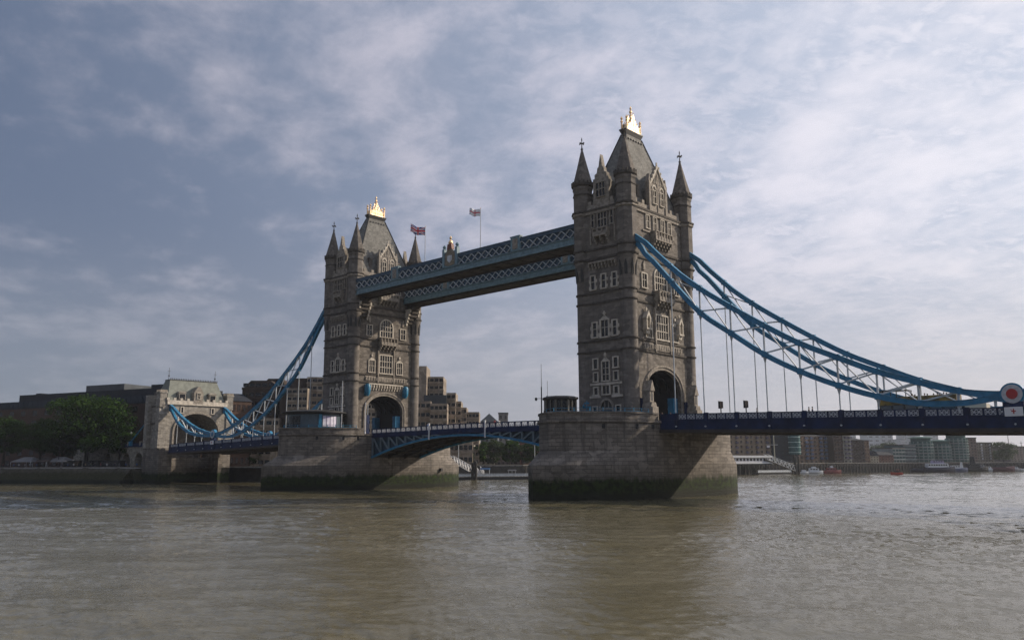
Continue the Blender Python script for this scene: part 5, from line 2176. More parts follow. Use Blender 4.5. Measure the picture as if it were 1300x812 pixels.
def tree(x, y, z0, H, W, label, group, nleaf=3500, leaf=0.5, material=None, seed=0, base=0.3, trunk=0.35, sq=1.0):
    rnd = random.Random(seed + 11)
    t = thing('tree', label, 'tree', (x, y, z0), group, rotz=0)
    b = MB()
    zt = H * base
    lean = rnd.uniform(-0.3, 0.3)
    b.tube((0, 0, -0.2), (lean * 0.4, 0, zt), trunk * 1.25, trunk * 0.85, 10)
    b.tube((lean * 0.4, 0, zt), (lean, 0.2, H * 0.72), trunk * 0.85, trunk * 0.25, 8)
    clusters = []
    nl = 14 + int(W * 1.6)
    for i in range(nl):
        a = 2 * PI * i / nl * 2.4 + rnd.uniform(-.3, .3)
        hh = rnd.uniform(base + 0.08, 0.9)
        rr = W / 2 * math.sqrt(max(0.05, 1 - ((hh - 0.58) / 0.5) ** 2)) * rnd.uniform(0.6, 0.98)
        p0 = Vector((lean * 0.6, 0, zt + (H * 0.55 - zt) * rnd.uniform(0.0, 0.9)))
        p1 = Vector((rr * math.cos(a), rr * math.sin(a) * sq, H * hh))
        b.tube(p0, p1, trunk * 0.32, trunk * 0.08, 6)
        clusters.append((p1, W * rnd.uniform(0.085, 0.15)))
        clusters.append((p1 * 0.55 + Vector((0, 0, H * hh * 0.45)), W * rnd.uniform(0.10, 0.16)))
    clusters.append((Vector((lean, 0, H * 0.9)), W * 0.17))
    b.build('trunk', BARK, t)
    vs, fs = [], []
    tot = sum(r ** 2 for _, r in clusters)
    for c, r in clusters:
        n = int(nleaf * r ** 2 / tot)
        for _ in range(n):
            d = Vector((rnd.gauss(0, 1), rnd.gauss(0, 1), rnd.gauss(0, 1))).normalized()
            q = r * (rnd.random() ** 0.25) * rnd.uniform(0.85, 1.12)
            p = c + Vector((d.x * q, d.y * q, d.z * q * 0.72))
            if p.z > H:
                p.z = H - rnd.random()
            nrm = (d + Vector((rnd.uniform(-.8, .8), rnd.uniform(-.8, .8), rnd.uniform(-.3, .9)))).normalized()
            a = nrm.orthogonal().normalized()
            e = nrm.cross(a)
            s = leaf * rnd.uniform(0.6, 1.3)
            k = len(vs)
            vs += [tuple(p + a * s * .5), tuple(p + e * s * .33), tuple(p - a * s * .5), tuple(p - e * s * .33)]
            fs.append((k, k + 1, k + 2, k + 3))
    m_ = MB()
    m_.add(vs, fs)
    m_.build('crown', material or LEAF, t)
    return t


def tree_px(px0, px1, pyt, t_, z0, label, group, seed, nleaf=3500, leaf=0.5, **kw):
    c = gat((px0 + px1) / 2, t_)
    W = (px1 - px0) / 1057.25 * t_
    H = at((px0 + px1) / 2, pyt, t_).z - z0
    tree(c.x, c.y, z0, H, W, label, group, nleaf, leaf, seed=seed, **kw)


G1 = 'trees along the left embankment'
tree_px(56, 162, 499, 294, QZ, 'largest broad leafy tree on the embankment left of the gatehouse', G1, 1, 17000, 0.8, base=0.22, trunk=0.75)
tree_px(24, 76, 529, 291, QZ, 'middle sized leafy tree between the largest tree and the photo edge', G1, 2, 10000, 0.55, base=0.25, trunk=0.42)
tree_px(-22, 30, 526, 293, QZ, 'leafy tree cut by the left edge of the photo', G1, 3, 10000, 0.55, base=0.25, trunk=0.45)
tree_px(58, 98, 536, 302, QZ, 'dark smaller tree half hidden behind the largest embankment tree', G1, 4, 6000, 0.5, base=0.2, trunk=0.35)
tree_px(134, 168, 535, 289, QZ, 'slim dark tree at the right edge of the embankment tree group', G1, 44, 5000, 0.5, base=0.2, trunk=0.3)
G2 = 'trees seen under the centre span'
for i, (a, b_, top, d, nm) in enumerate(((583, 602, 571, 342, 'small light green tree nearest the farther pier under the centre span'), (594, 620, 563, 350, 'round dark tree beside the light one under the centre span'),
                                         (612, 640, 557, 362, 'tallest tree in the middle under the centre span'), (634, 660, 558, 356, 'broad dark tree right of the tallest one under the centre span'),
                                         (652, 676, 564, 350, 'pale green tree closest to the nearer pier'), (664, 690, 560, 345, 'dark tree partly hidden by the nearer pier'),
                                         (640, 668, 556, 372, 'dark tall tree behind the others under the centre span'), (600, 630, 560, 374, 'dark wide tree behind the light green ones under the centre span'))):
    tree_px(a, b_, top, d, QZ, nm, G2, 20 + i, 5200, 0.7, base=0.08, trunk=0.3, material=LEAF if i % 2 else LEAF2)
G3 = 'shrubby trees under the left side span'
for i, (a, b_, top, d) in enumerate(((296, 318, 568, 300), (312, 338, 566, 298))):
    tree_px(a, b_, top, d, QZ - 0.5, 'dark tree under the left deck, %s' % ('beside the gatehouse base' if i == 0 else 'beside the farther pier'), G3, 30 + i, 1800, 0.5, base=0.12, trunk=0.25)
G4 = 'distant hazy trees on the right bank'
for i, (a, b_, top, d, nm) in enumerate(((1098, 1124, 564, 640, 'low distant tree behind the cream gabled house'), (1116, 1142, 560, 650, 'round distant tree behind the brown low houses'),
                                         (1258, 1291, 560, 560, 'large rounded distant tree near the right edge of the photo'), (1244, 1264, 570, 600, 'small distant tree left of the large rounded one'))):
    tree_px(a, b_, top, d, QZ, nm, G4, 50 + i, 2600, 0.95, base=0.1, trunk=0.4, material=LEAF2)


# ------------------------------------------------------------------ buildings
def wmat(name, c, **k):
    return mat(name, c, 0.85, var=k.pop('var', 0.3), vscale=k.pop('vs', 0.25), spec=0.2, **k)


def facade(name, label, cat, px0, t0, px1, t1, pytop, depth=18, z0=QZ, wallm=None, floors=5, cols_=6, winw=0.5, winh=0.5, glass=None, group=None,
           pitched=False, roofm=None, band=None, bandm=None, frame=None, pyref=None, skip=0, balc=None, gable=False, roofh=3.0, ztop=None):
    """block whose front runs between two sight lines; everything built local to its left front corner"""
    p0, p1 = gat(px0, t0), gat(px1, t1)
    d = p1 - p0
    L = d.length
    rot = math.atan2(d.y, d.x)
    zt = ztop or at((px0 + px1) / 2, pytop, (t0 + t1) / 2).z
    H = zt - z0
    t = thing(name, label, cat, (p0.x, p0.y, z0), group, rotz=rot)
    Hw = H - (roofh if pitched else 0)
    b = MB()
    b.box(0, L, 0, depth, 0, Hw)
    b.build('wall', wallm, t)
    r = MB()
    if pitched:
        if gable:
            r.prism(LOC, [(-0.2, Hw), (L + 0.2, Hw), (L / 2, H)], -depth, 0.2)
        else:
            r.hexa([(-0.3, -0.3, Hw), (L + 0.3, -0.3, Hw), (L + 0.3, depth + .3, Hw), (-0.3, depth + .3, Hw),
                    (1.5, depth * 0.35, H), (L - 1.5, depth * 0.35, H), (L - 1.5, depth * 0.65, H), (1.5, depth * 0.65, H)])
    else:
        r.box(-0.25, L + 0.25, -0.25, depth + 0.25, Hw + 0.003, Hw + 0.6)
    r.build('roof', roofm or LEAD, t)
    fh = Hw / floors
    cw = L / cols_
    wmesh = None
    w_, h_ = cw * winw, fh * winh
    f = MB()
    f.box(-w_ / 2 - 0.12, -w_ / 2, -0.14, 0, 0, h_)
    f.box(w_ / 2, w_ / 2 + 0.12, -0.14, 0, 0, h_)
    f.box(-w_ / 2 - 0.12, w_ / 2 + 0.12, -0.14, 0, h_, h_ + 0.14)
    f.box(-w_ / 2 - 0.2, w_ / 2 + 0.2, -0.2, 0, -0.15, 0)
    f.box(-0.05, 0.05, -0.1, 0, 0, h_)
    fm = bpy.data.meshes.new('window')
    fm.from_pydata(f.v, [], f.f)
    fm.materials.append(frame or wallm)
    g = MB()
    g.box(-w_ / 2, w_ / 2, -0.05, -0.004, 0, h_)
    gm = bpy.data.meshes.new('pane')
    gm.from_pydata(g.v, [], g.f)
    gm.materials.append(glass or GLASS)
    cnt = 0
    for k in range(skip, floors):
        for i in range(cols_):
            if cnt >= 96:
                break
            cnt += 1
            o = bpy.data.objects.new('window', fm)
            col.objects.link(o)
            o.parent = t
            o.location = (cw * (i + 0.5), 0, fh * k + fh * (1 - winh) * 0.5)
            q = bpy.data.objects.new('pane', gm)
            col.objects.link(q)
            q.parent = o
    if band:
        bm_ = MB()
        for k in range(1, floors + 1):
            bm_.box(-0.1, L + 0.1, -band, -0.002, fh * k - fh * 0.16, fh * k + fh * 0.1 if k < floors else fh * k)
        bm_.build('floor_band', bandm or wallm, t)
    if balc:
        for k in range(max(1, skip), floors):
            for i in balc[0]:
                q = MB()
                x0 = cw * (i + 0.5) - w_ * 0.7
                x1 = cw * (i + 0.5) + w_ * 0.7
                z = fh * k + fh * 0.1
                q.box(x0, x1, -1.3, -0.21, z, z + 0.18)
                for j in range(7):
                    xx = x0 + (x1 - x0) * j / 6
                    q.box(xx - 0.06, xx + 0.06, -1.3, -1.2, z + 0.18, z + 1.15)
                q.box(x0, x1, -1.34, -1.2, z + 1.1, z + 1.22)
                q.build('balcony', balc[1], t)
    return t


BRICKD = wmat('dark brown brick', (0.095, 0.060, 0.045), vs=0.15)
SLD = wmat('dark metal roof', (0.030, 0.035, 0.045), vs=0.1)
CONC = masonry('ribbed beige concrete', (0.285, 0.24, 0.19), (0.24, 0.20, 0.16), (0.22, 0.19, 0.15), 2.4, 1.5, 0.35, mort=0.03)
CONCD = wmat('brown glass and bronze cladding', (0.07, 0.052, 0.042), vs=0.3)

# long dark office block behind the left trees
p = facade('office_block', 'long dark brown brick office block with dark roofs behind the left trees', 'office building', -40, 345, 211, 300, 500, depth=30, wallm=BRICKD, floors=6, cols_=16, winw=0.35, winh=0.5, roofm=SLD, ztop=28.5)
L_ = (gat(211, 300) - gat(-40, 345)).length
for (a, c, za, zb_, y0, y1, nm, m_) in ((0, 1, 0.6, 3.0, 1.0, 29, 'roof_storey', wmat('blue grey roof sheeting', (0.035, 0.047, 0.062), vs=0.1)), (0.2, 1, 3.0, 6.0, 4, 26, 'upper_roof_storey', SLD),
                                  (0.53, 0.72, 6.0, 8.6, 6, 22, 'plant_room', wmat('grey plant cladding', (0.10, 0.11, 0.12))), (0.86, 0.995, 6.0, 7.4, 5, 24, 'plant_room', SLD), (0.24, 0.27, 6.0, 6.9, 8, 14, 'roof_hatch', SLD)):
    b = MB()
    b.box(L_ * a, L_ * c, y0, y1, 28.5 - QZ + za, 28.5 - QZ + zb_ - 0.003)
    if nm == 'roof_storey':
        for i in range(40):
            xx = L_ * (i + 0.5) / 40
            b.box(xx - 0.1, xx + 0.1, y0 - 0.15, y0, 28.5 - QZ + za, 28.5 - QZ + zb_ - 0.2)
    b.build(nm, m_, p)
# stone clad corner behind gatehouse
facade('stone_annex', 'brown stone annex joined to the left side of the gatehouse', 'building', 190, 282, 209, 276, 497, depth=12, wallm=STONE_S, floors=5, cols_=2, winw=0.3, winh=0.5)
facade('brick_block', 'low dark brick block between the gatehouse roof and the hotel', 'building', 284, 290, 316, 296, 497, depth=14, wallm=BRICKD, floors=5, cols_=5, winw=0.4, winh=0.45, pitched=True, roofm=SLD)


# brutalist hotel: stepped blocks as parts of one thing
def hotel():
    p0, p1 = gat(300, 292), gat(412, 300)
    o = Vector((p0.x, p0.y, 0))
    t = thing('concrete_hotel', 'huge stepped beige concrete hotel with window bands behind the farther tower', 'hotel', (p0.x, p0.y, QZ))
    orgw = (p0.x, p0.y, QZ)
    def block(pxa, ta, pxb, tb, pyt, depth, m_, floors, cols_, nm='wing', win=True, winm=None, pyb=None, chamfer=0):
        a, c = gat(pxa, ta), gat(pxb, tb)
        d = (c - a)
        L = d.length
        d.normalize()
        nrm = Vector((-d.y, d.x, 0))
        if nrm.dot(FW) < 0:
            nrm = -nrm
        zt = at((pxa + pxb) / 2, pyt, (ta + tb) / 2).z
        zb_ = QZ if pyb is None else at((pxa + pxb) / 2, pyb, (ta + tb) / 2).z
        F = lambda u, z, dd: tuple(a + d * u - nrm * dd + Vector((0, 0, z)))
        b = MB()
        if chamfer:
            b.prism(F, [(0, zb_), (L, zb_), (L, zt - chamfer * 0.4), (L - chamfer * 0.5, zt), (chamfer, zt), (0, zt - chamfer)], -depth, 0)
        else:
            b.fbox(F, 0, L, zb_, zt, -depth, 0)
        w_ = b.build(nm, m_, t, org=orgw)
        if win:
            fh = (zt - zb_) / floors
            for k in range(floors):
                g = MB()
                for i in range(cols_):
                    u0 = L * (i + 0.12) / cols_
                    u1 = L * (i + 0.88) / cols_
                    g.fbox(F, u0, u1, zb_ + fh * (k + 0.34), zb_ + fh * (k + 0.72), 0, 0.06)
                q = g.build('window_row', winm or GLASS, w_, org=orgw)
                s = MB()
                s.fbox(F, -0.1, L + 0.1, zb_ + fh * (k + 0.04), zb_ + fh * (k + 0.28), 0, 0.45)
                s.build('spandrel', m_, w_, org=orgw)
    block(303, 300, 344, 300, 481, 20, CONCD, 9, 5, chamfer=3.0, nm='bronze_wing')
    block(329, 306, 356, 306, 478.5, 16, CONCD, 9, 4, chamfer=2.0, nm='bronze_wing')
    block(318, 296, 352, 296, 530, 10, CONC, 5, 4)
    block(352, 300, 362, 300, 500, 14, CONCD, 9, 2, nm='bronze_wing', win=False)
    block(361, 296, 387, 296, 491, 16, CONC, 11, 4)
    block(364, 303, 388, 303, 478, 14, CONCD, 12, 2, win=False, nm='lift_tower')
    block(386, 300, 440, 302, 476.5, 20, CONC, 12, 8)
    block(342, 293, 350, 293, 540, 8, CONC, 5, 1, win=False)
    # right of the tower: stepped
    block(440, 304, 506, 310, 500, 14, CONC, 9, 9)
    block(505, 340, 540, 340, 462, 16, CONC, 13, 3, win=False, nm='stair_tower')
    block(538, 346, 562, 346, 476, 16, CONC, 12, 4)
    block(520, 334, 546, 334, 508, 12, CONC, 7, 4)
    block(537, 338, 566, 338, 500, 10, wmat('dark blue grey glazing', (0.05, 0.06, 0.07)), 4, 3, pyb=512, nm='glazed_link', win=False)
    block(545, 332, 567, 332, 511, 12, CONC, 7, 4)
    block(566, 340, 578, 340, 497, 14, CONC, 9, 2)
    block(576, 343, 585, 343, 508, 14, CONC, 8, 2)
    block(583, 345, 592, 345, 516, 14, CONC, 7, 2)
    block(590, 347, 608, 347, 522, 14, CONC, 7, 4)
    block(505, 330, 600, 331, 545, 10, CONC, 3, 16)
    return t


hotel()
facade('gabled_warehouse', 'distant blue grey gabled warehouse above the centre span', 'warehouse', 610, 520, 632, 520, 524, depth=30, wallm=wmat('blue grey render', (0.16, 0.18, 0.19)), floors=6, cols_=4, winw=0.4, pitched=True, gable=True, roofm=wmat('pale slate', (0.20, 0.22, 0.23)), roofh=5)
facade('plain_tower_block', 'distant small flat topped grey block right of the gabled warehouse', 'building', 633, 500, 645, 500, 524, depth=15, wallm=wmat('grey render', (0.22, 0.21, 0.20)), floors=7, cols_=2, winw=0.4)
facade('low_pavilion', 'low glazed pavilion beside the farther pier under the centre span', 'pavilion', 560, 334, 588, 338, 563, depth=10, wallm=CONC, floors=2, cols_=3, winw=0.6, winh=0.6)
facade('cream_house', 'cream house seen between the trees and the nearer pier', 'house', 600, 372, 628, 372, 566, depth=10, wallm=wmat('cream render', (0.5, 0.45, 0.34)), floors=3, cols_=5, winw=0.4)
facade('long_terrace', 'long dark brown terrace behind the trees under the centre span', 'building', 604, 400, 690, 400, 568, depth=12, wallm=wmat('dull brown brick', (0.13, 0.10, 0.08)), floors=3, cols_=16, winw=0.4, pitched=True, roofm=SLD, roofh=2)
facade('terrace_house', 'reddish house with cream end just left of the nearer pier', 'house', 660, 368, 684, 368, 562, depth=10, wallm=wmat('red brick', (0.20, 0.075, 0.05)), floors=3, cols_=4, winw=0.4)

# right bank, going downstream
BRW = masonry('warm brown brick wharf', (0.25, 0.17, 0.12), (0.21, 0.14, 0.10), (0.16, 0.13, 0.10), 1.2, 0.5, 0.3)
STB = wmat('sandstone brown', (0.32, 0.245, 0.17), vs=0.1)
PUR = mat('purple painted balcony', (0.08, 0.07, 0.13), 0.5)
BLB = mat('blue painted balcony', (0.06, 0.13, 0.26), 0.5)
GRG = wmat('green glass cladding', (0.045, 0.115, 0.115), vs=0.3)
GRW = wmat('white terrace render', (0.30, 0.34, 0.34))
facade('brick_wharf', 'brown brick wharf with purple balconies just right of the nearer pier', 'warehouse', 926, 462, 984, 470, 545, depth=20, wallm=STB, floors=7, cols_=9, winw=0.35, winh=0.55, balc=((1, 3, 5, 7), PUR), roofm=SLD)
facade('dark_office', 'dark blue grey office block left of the round green glass tower', 'office building', 982, 468, 1007, 470, 546, depth=18, wallm=wmat('dark slate cladding', (0.05, 0.058, 0.07)), floors=8, cols_=5, winw=0.7, winh=0.4, glass=GLASS_B)
t = thing('round_glass_tower', 'narrow round green glass tower with pale floor rings on the right bank', 'tower block', (*gat(1010, 464)[:2], QZ), rotz=0)
b = MB()
b.lathe(0, 0, [(3.2, 5.0), (3.2, 26.0), (2.2, 27.0), (0.1, 27.3)], 24)
b.build('glass_drum', GRG, t, smooth=True)
b = MB()
b.lathe(0, 0, [(1.4, 0), (1.4, 5.0)], 12)
b.build('base_column', LEAD, t)
for k in range(7):
    b = MB()
    b.lathe(0, 0, [(3.25, 6 + k * 2.8), (3.35, 6.1 + k * 2.8), (3.35, 6.35 + k * 2.8), (3.25, 6.4 + k * 2.8)], 24)
    b.build('floor_ring', mat('pale ring metal', (0.35, 0.45, 0.43), 0.5), t)
facade('brick_wharf', 'long brick wharf with blue balconies and grey roof behind the moored red boat', 'warehouse', 1015, 468, 1063, 480, 546, depth=20, wallm=BRW, floors=7, cols_=8, winw=0.4, winh=0.55, balc=((1, 2, 4, 5, 6), BLB), pitched=True, roofm=wmat('grey roof sheets', (0.20, 0.21, 0.22)), roofh=3)
facade('flat_block', 'dark flat block with a pale balcony strip at its right end', 'apartment block', 1060, 472, 1072, 474, 545, depth=18, wallm=wmat('dark brick', (0.10, 0.07, 0.055)), floors=8, cols_=3, winw=0.4)
facade('pale_strip_block', 'slim pale apartment stack with purple balconies beside the dark flat block', 'apartment block', 1072, 474, 1082, 476, 547, depth=18, wallm=wmat('grey cream render', (0.34, 0.34, 0.30)), floors=8, cols_=2, winw=0.5, balc=((0, 1), PUR))
facade('old_warehouse', 'old dark slate roofed warehouse in tan brick beyond the balcony stack', 'warehouse', 1080, 484, 1099, 488, 555, depth=18, wallm=wmat('sooty brick', (0.075, 0.06, 0.055)), floors=6, cols_=5, winw=0.3, pitched=True, roofm=SLD, roofh=1.5)
facade('tan_warehouse', 'narrow tan brick warehouse end beside the old dark warehouse', 'warehouse', 1098, 488, 1105, 489, 559.5, depth=16, wallm=BRW, floors=6, cols_=2, winw=0.3)
facade('gabled_cottage', 'small cream gabled riverside house', 'house', 1105.5, 500, 1116, 502, 572, depth=9, wallm=wmat('cream stucco', (0.42, 0.39, 0.30)), floors=3, cols_=3, winw=0.4, pitched=True, gable=True, roofm=SLD, roofh=3)
facade('brown_cottages', 'low brown brick riverside houses with slate roof', 'house', 1116, 503, 1135, 508, 573, depth=9, wallm=wmat('plum brick', (0.15, 0.085, 0.07)), floors=3, cols_=5, winw=0.3, pitched=True, roofm=SLD, roofh=2)
facade('terraced_flats', 'stepped white and teal flats right of the low brown houses', 'apartment block', 1134, 512, 1150, 516, 569, depth=16, wallm=GRW, floors=4, cols_=4, winw=0.75, winh=0.55, glass=GRG, band=0.8, bandm=GRW)
facade('terraced_flats', 'taller teal glazed flats behind the stepped white ones', 'apartment block', 1148, 518, 1164, 520, 565, depth=18, wallm=GRG, floors=5, cols_=4, winw=0.8, winh=0.6, glass=GLASS_B, band=0.6, bandm=GRW)


def curved_glass(px0, px1, t_, pyt, label, floors=7, roof=True, hull=1.0):
    c = gat((px0 + px1) / 2, t_)
    W = (px1 - px0) / 1057.25 * t_
    H = at((px0 + px1) / 2, pyt, t_).z - QZ
    t = thing('curved_glass_block', label, 'apartment block', (c.x, c.y, QZ), 'curved green glass blocks by the river', rotz=R(43))
    b = MB()
    b.lathe(0, 6, [(W / 2, 0), (W / 2, H * 0.82), (W / 2 * 0.88, H * 0.83), (W / 2 * 0.88, H * 0.95)], 28, 0, 1, 0.75)
    b.build('glass_wall', GRG, t)
    for k in range(1, floors):
        z = H * 0.82 * k / floors
        q = MB()
        q.lathe(0, 6, [(W / 2 + 0.0, z), (W / 2 + 0.7, z + 0.05), (W / 2 + 0.7, z + 0.5), (W / 2, z + 0.55)], 28, 0, 1, 0.77)
        q.build('balcony_ring', GRW if k % 2 else wmat('green grey render', (0.22, 0.30, 0.28)), t)
    r = MB()
    r.lathe(0, 6, [(W / 2 * 1.06, H * 0.95), (W / 2 * 1.14, H * 0.96), (W / 2 * 0.8, H * 1.0), (W / 2 * 0.2, H * 1.02)], 28, 0, 1, 0.8)
    r.build('roof', wmat('verdigris roof', (0.07, 0.15, 0.14)), t)
    for k in range(8):
        q = MB()
        a = PI + PI * (k + 0.5) / 8
        x, y = (W / 2 + 0.2) * math.cos(a), 6 + (W / 2 + 0.2) * 0.76 * math.sin(a)
        q.box(x - 0.25, x + 0.25, y - 0.25, y + 0.25, 0, H * 0.82)
        q.build('column', wmat('green grey render', (0.22, 0.30, 0.28)), t)


curved_glass(1163, 1191, 520, 554, 'leftmost curved green glass block with oversailing roof')
curved_glass(1189, 1214, 525, 558, 'middle curved green glass block between two taller ones', floors=6)
curved_glass(1209, 1236, 528, 549, 'tallest curved green glass block with white terraces', floors=9)
facade('brick_flats', 'brownish flats with curved top right of the tallest glass block', 'apartment block', 1230, 540, 1242, 542, 556, depth=16, wallm=wmat('muted brown brick', (0.20, 0.15, 0.13)), floors=8, cols_=3, winw=0.5)
facade('pale_flats', 'pale tan and grey riverside flats left of the large distant tree', 'apartment block', 1241, 560, 1262, 565, 562, depth=18, wallm=wmat('tan grey render', (0.26, 0.23, 0.19)), floors=7, cols_=6, winw=0.4, balc=((1, 4), PALEW))
facade('end_block', 'grey brown block at the right edge beyond the large distant tree', 'apartment block', 1284, 600, 1312, 610, 567, depth=18, wallm=wmat('grey brown render', (0.19, 0.165, 0.15)), floors=7, cols_=7, winw=0.4)
facade('end_block', 'low pale block behind the large distant tree', 'apartment block', 1262, 620, 1286, 620, 568, depth=18, wallm=wmat('grey tan render', (0.22, 0.2, 0.17)), floors=6, cols_=6, winw=0.4)
# far towers, their cladding colour lightened to carry the haze
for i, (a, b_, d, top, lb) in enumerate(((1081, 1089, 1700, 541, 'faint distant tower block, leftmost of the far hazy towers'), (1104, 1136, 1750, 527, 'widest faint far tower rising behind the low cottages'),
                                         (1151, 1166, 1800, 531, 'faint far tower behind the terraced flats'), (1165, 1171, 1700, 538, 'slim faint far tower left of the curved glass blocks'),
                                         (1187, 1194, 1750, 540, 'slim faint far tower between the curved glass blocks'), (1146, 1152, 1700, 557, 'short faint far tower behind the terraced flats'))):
    facade('far_tower', lb, 'tower block', a, d, b_, d, top, depth=40, wallm=wmat('haze paled cladding', (0.34, 0.38, 0.42)), floors=12, cols_=4, winw=0.5, winh=0.4, glass=GLASS_B, group='faint high rise towers in the haze')

# ------------------------------------------------------------------ embankment details
def marquee(px, w_, d_, t_, label, mats):
    c = gat(px, t_)
    t = thing('marquee', label, 'marquee', (c.x, c.y, QZ), 'marquee tents under the embankment trees', rotz=R(20))
    b = MB()
    b.add([(-w_ / 2, -d_ / 2, 2.4), (w_ / 2, -d_ / 2, 2.4), (w_ / 2, d_ / 2, 2.4), (-w_ / 2, d_ / 2, 2.4), (-w_ / 4, 0, 3.9), (w_ / 4, 0, 3.9),
           (-w_ / 2, -d_ / 2, 2.15), (w_ / 2, -d_ / 2, 2.15), (w_ / 2, d_ / 2, 2.15), (-w_ / 2, d_ / 2, 2.15)],
          [(0, 1, 5, 4), (1, 2, 5), (2, 3, 4, 5), (3, 0, 4), (0, 6, 7, 1), (1, 7, 8, 2), (2, 8, 9, 3), (3, 9, 6, 0)])
    b.build('canopy', mats, t)
    for x in (-w_ / 2, w_ / 2):
        for y in (-d_ / 2, d_ / 2):
            q = MB()
            q.tube((x, y, 0), (x, y, 2.2), 0.08, n=6)
            q.build('leg', PALE, t)


GREYC = mat('grey canvas', (0.30, 0.30, 0.31), 0.8)
marquee(36, 10, 6, 293, 'white topped marquee left of the middle sized tree trunk', GREYC)
marquee(60, 7, 6, 292, 'dark brown topped marquee right of the middle sized tree trunk', mat('brown canvas', (0.14, 0.11, 0.10), 0.8))
marquee(78, 8, 6, 291, 'pale grey marquee beside the dark kiosk', GREYC)
c = gat(81, 238)


def kiosk(px, t_, w_, h_, label, m_):
    c = gat(px, t_)
    t = thing('kiosk', label, 'kiosk', (c.x, c.y, QZ), 'small kiosks below the viaduct', rotz=R(25))
    b = MB()
    b.box(-w_ / 2, w_ / 2, -1.5, 1.5, 0, h_)
    b.build('wall', m_, t)
    b = MB()
    b.box(-w_ / 2 - 0.2, w_ / 2 + 0.2, -1.9, 1.7, h_, h_ + 0.22)
    b.build('roof', LEAD, t)
    b = MB()
    b.box(-w_ / 2 + 0.3, w_ / 2 - 0.3, -1.53, -1.5, 0.9, h_ - 0.4)
    b.build('serving_hatch', GLASS, t)


DK = mat('dark kiosk paint', (0.03, 0.028, 0.027), 0.7)
kiosk(92, 290, 5, 2.4, 'dark kiosk right of the grey marquee', DK)
kiosk(115, 288, 2.6, 2.3, 'small square dark kiosk right of the largest trunk', DK)
kiosk(125, 288, 2.6, 2.4, 'dark kiosk between the two others below the viaduct', DK)
kiosk(143, 287, 8, 2.3, 'long low dark kiosk nearest the viaduct arch', DK)
rnd = random.Random(5)
cs = ['navy', 'red', 'white', 'grey', 'green', 'black', 'blue', 'tan']
crowd_mb = 0
for i in range(26):
    px = -4 + i * 7.4 + rnd.uniform(-2, 2)
    tt = 291.5 - px * 0.055 + rnd.uniform(-0.8, 1.2)
    c = gat(px, tt)
    k = cs[rnd.randrange(8)]
    o = person((c.x, c.y, QZ), rnd.uniform(0, 6.28), k, cs[rnd.choice((0, 3, 5))], 'tiny person strolling on the embankment quay left of the bridge', 'people on the left embankment')


# balustrade on the left quay
t = thing('quay_railing', 'low dark railing along the left embankment edge', 'railing', (-240, -38, QZ))
b = MB()
for (x0, y0), (x1, y1) in zip(BANK[1:4][:-1], BANK[1:4][1:]):
    for z in (QZ + 0.9, QZ + 1.35):
        b.beam((x0, y0 + 0.6, z), (x1, y1 + 0.6, z), 0.08, 0.08)
    n = 16
    for i in range(n):
        x, y = x0 + (x1 - x0) * i / n, y0 + 0.6 + (y1 - y0) * i / n
        b.box(x - 0.07, x + 0.07, y - 0.07, y + 0.07, QZ + 0.4, QZ + 1.4)
b.build('rails', DARK, t)

# lamps on the quay
LM = mat('lamp globe', (0.75, 0.72, 0.6), 0.4)
for px, tt, z, lb in ((74, 289, 15.5, 'lamp post with pale globe in front of the largest tree'), (164, 286, 16.5, 'lamp post with pale globe beside the anchor tie'), (602, 333, 12.5, 'lamp post with white globe under the centre span')):
    c = gat(px, tt)
    t = thing('lamp_post', lb, 'lamp post', (c.x, c.y, QZ), 'globe lamp posts on the quays', rotz=0)
    b = MB()
    b.tube((0, 0, 0), (0, 0, z - QZ), 0.12, 0.08, 8)
    b.build('pole', DARK, t)
    b = MB()
    b.lathe(0, 0, [(0.05, z - QZ), (0.32, z - QZ + 0.25), (0.32, z - QZ + 0.5), (0.05, z - QZ + 0.75)], 10)
    b.build('globe', LM, t)


# ------------------------------------------------------------------ pontoons, jetties, boats
def pontoon(pa, ta, pb, tb, width, label, fence=True, z=0.9, m_=None, group=None):
    a, c = gat(pa, ta), gat(pb, tb)
    d = c - a
    L = d.length
    rot = math.atan2(d.y, d.x)
    t = thing('pontoon', label, 'pontoon', (a.x, a.y, 0), group, rotz=rot)
    b = MB()
    b.box(0, L, 0, width, -0.5, z)
    b.build('hull', DARK, t)
    b = MB()
    b.box(-0.2, L + 0.2, -0.2, width + 0.2, z, z + 0.15)
    b.build('deck', m_ or COPE, t)
    if fence:
        n = int(L / 1.3)
        b = MB()
        for i in range(n + 1):
            x = L * i / n
            b.box(x - 0.06, x + 0.06, 0.0, 0.1, z + 0.15, z + 1.35)
        b.box(0, L, 0.0, 0.08, z + 1.25, z + 1.37)
        b.box(0, L, 0.02, 0.06, z + 0.3, z + 1.1)
        b.build('fence', PALE, t)
    return t


pontoon(570, 308, 676, 316, 5, 'long pontoon with pale fence between the two bridge piers')


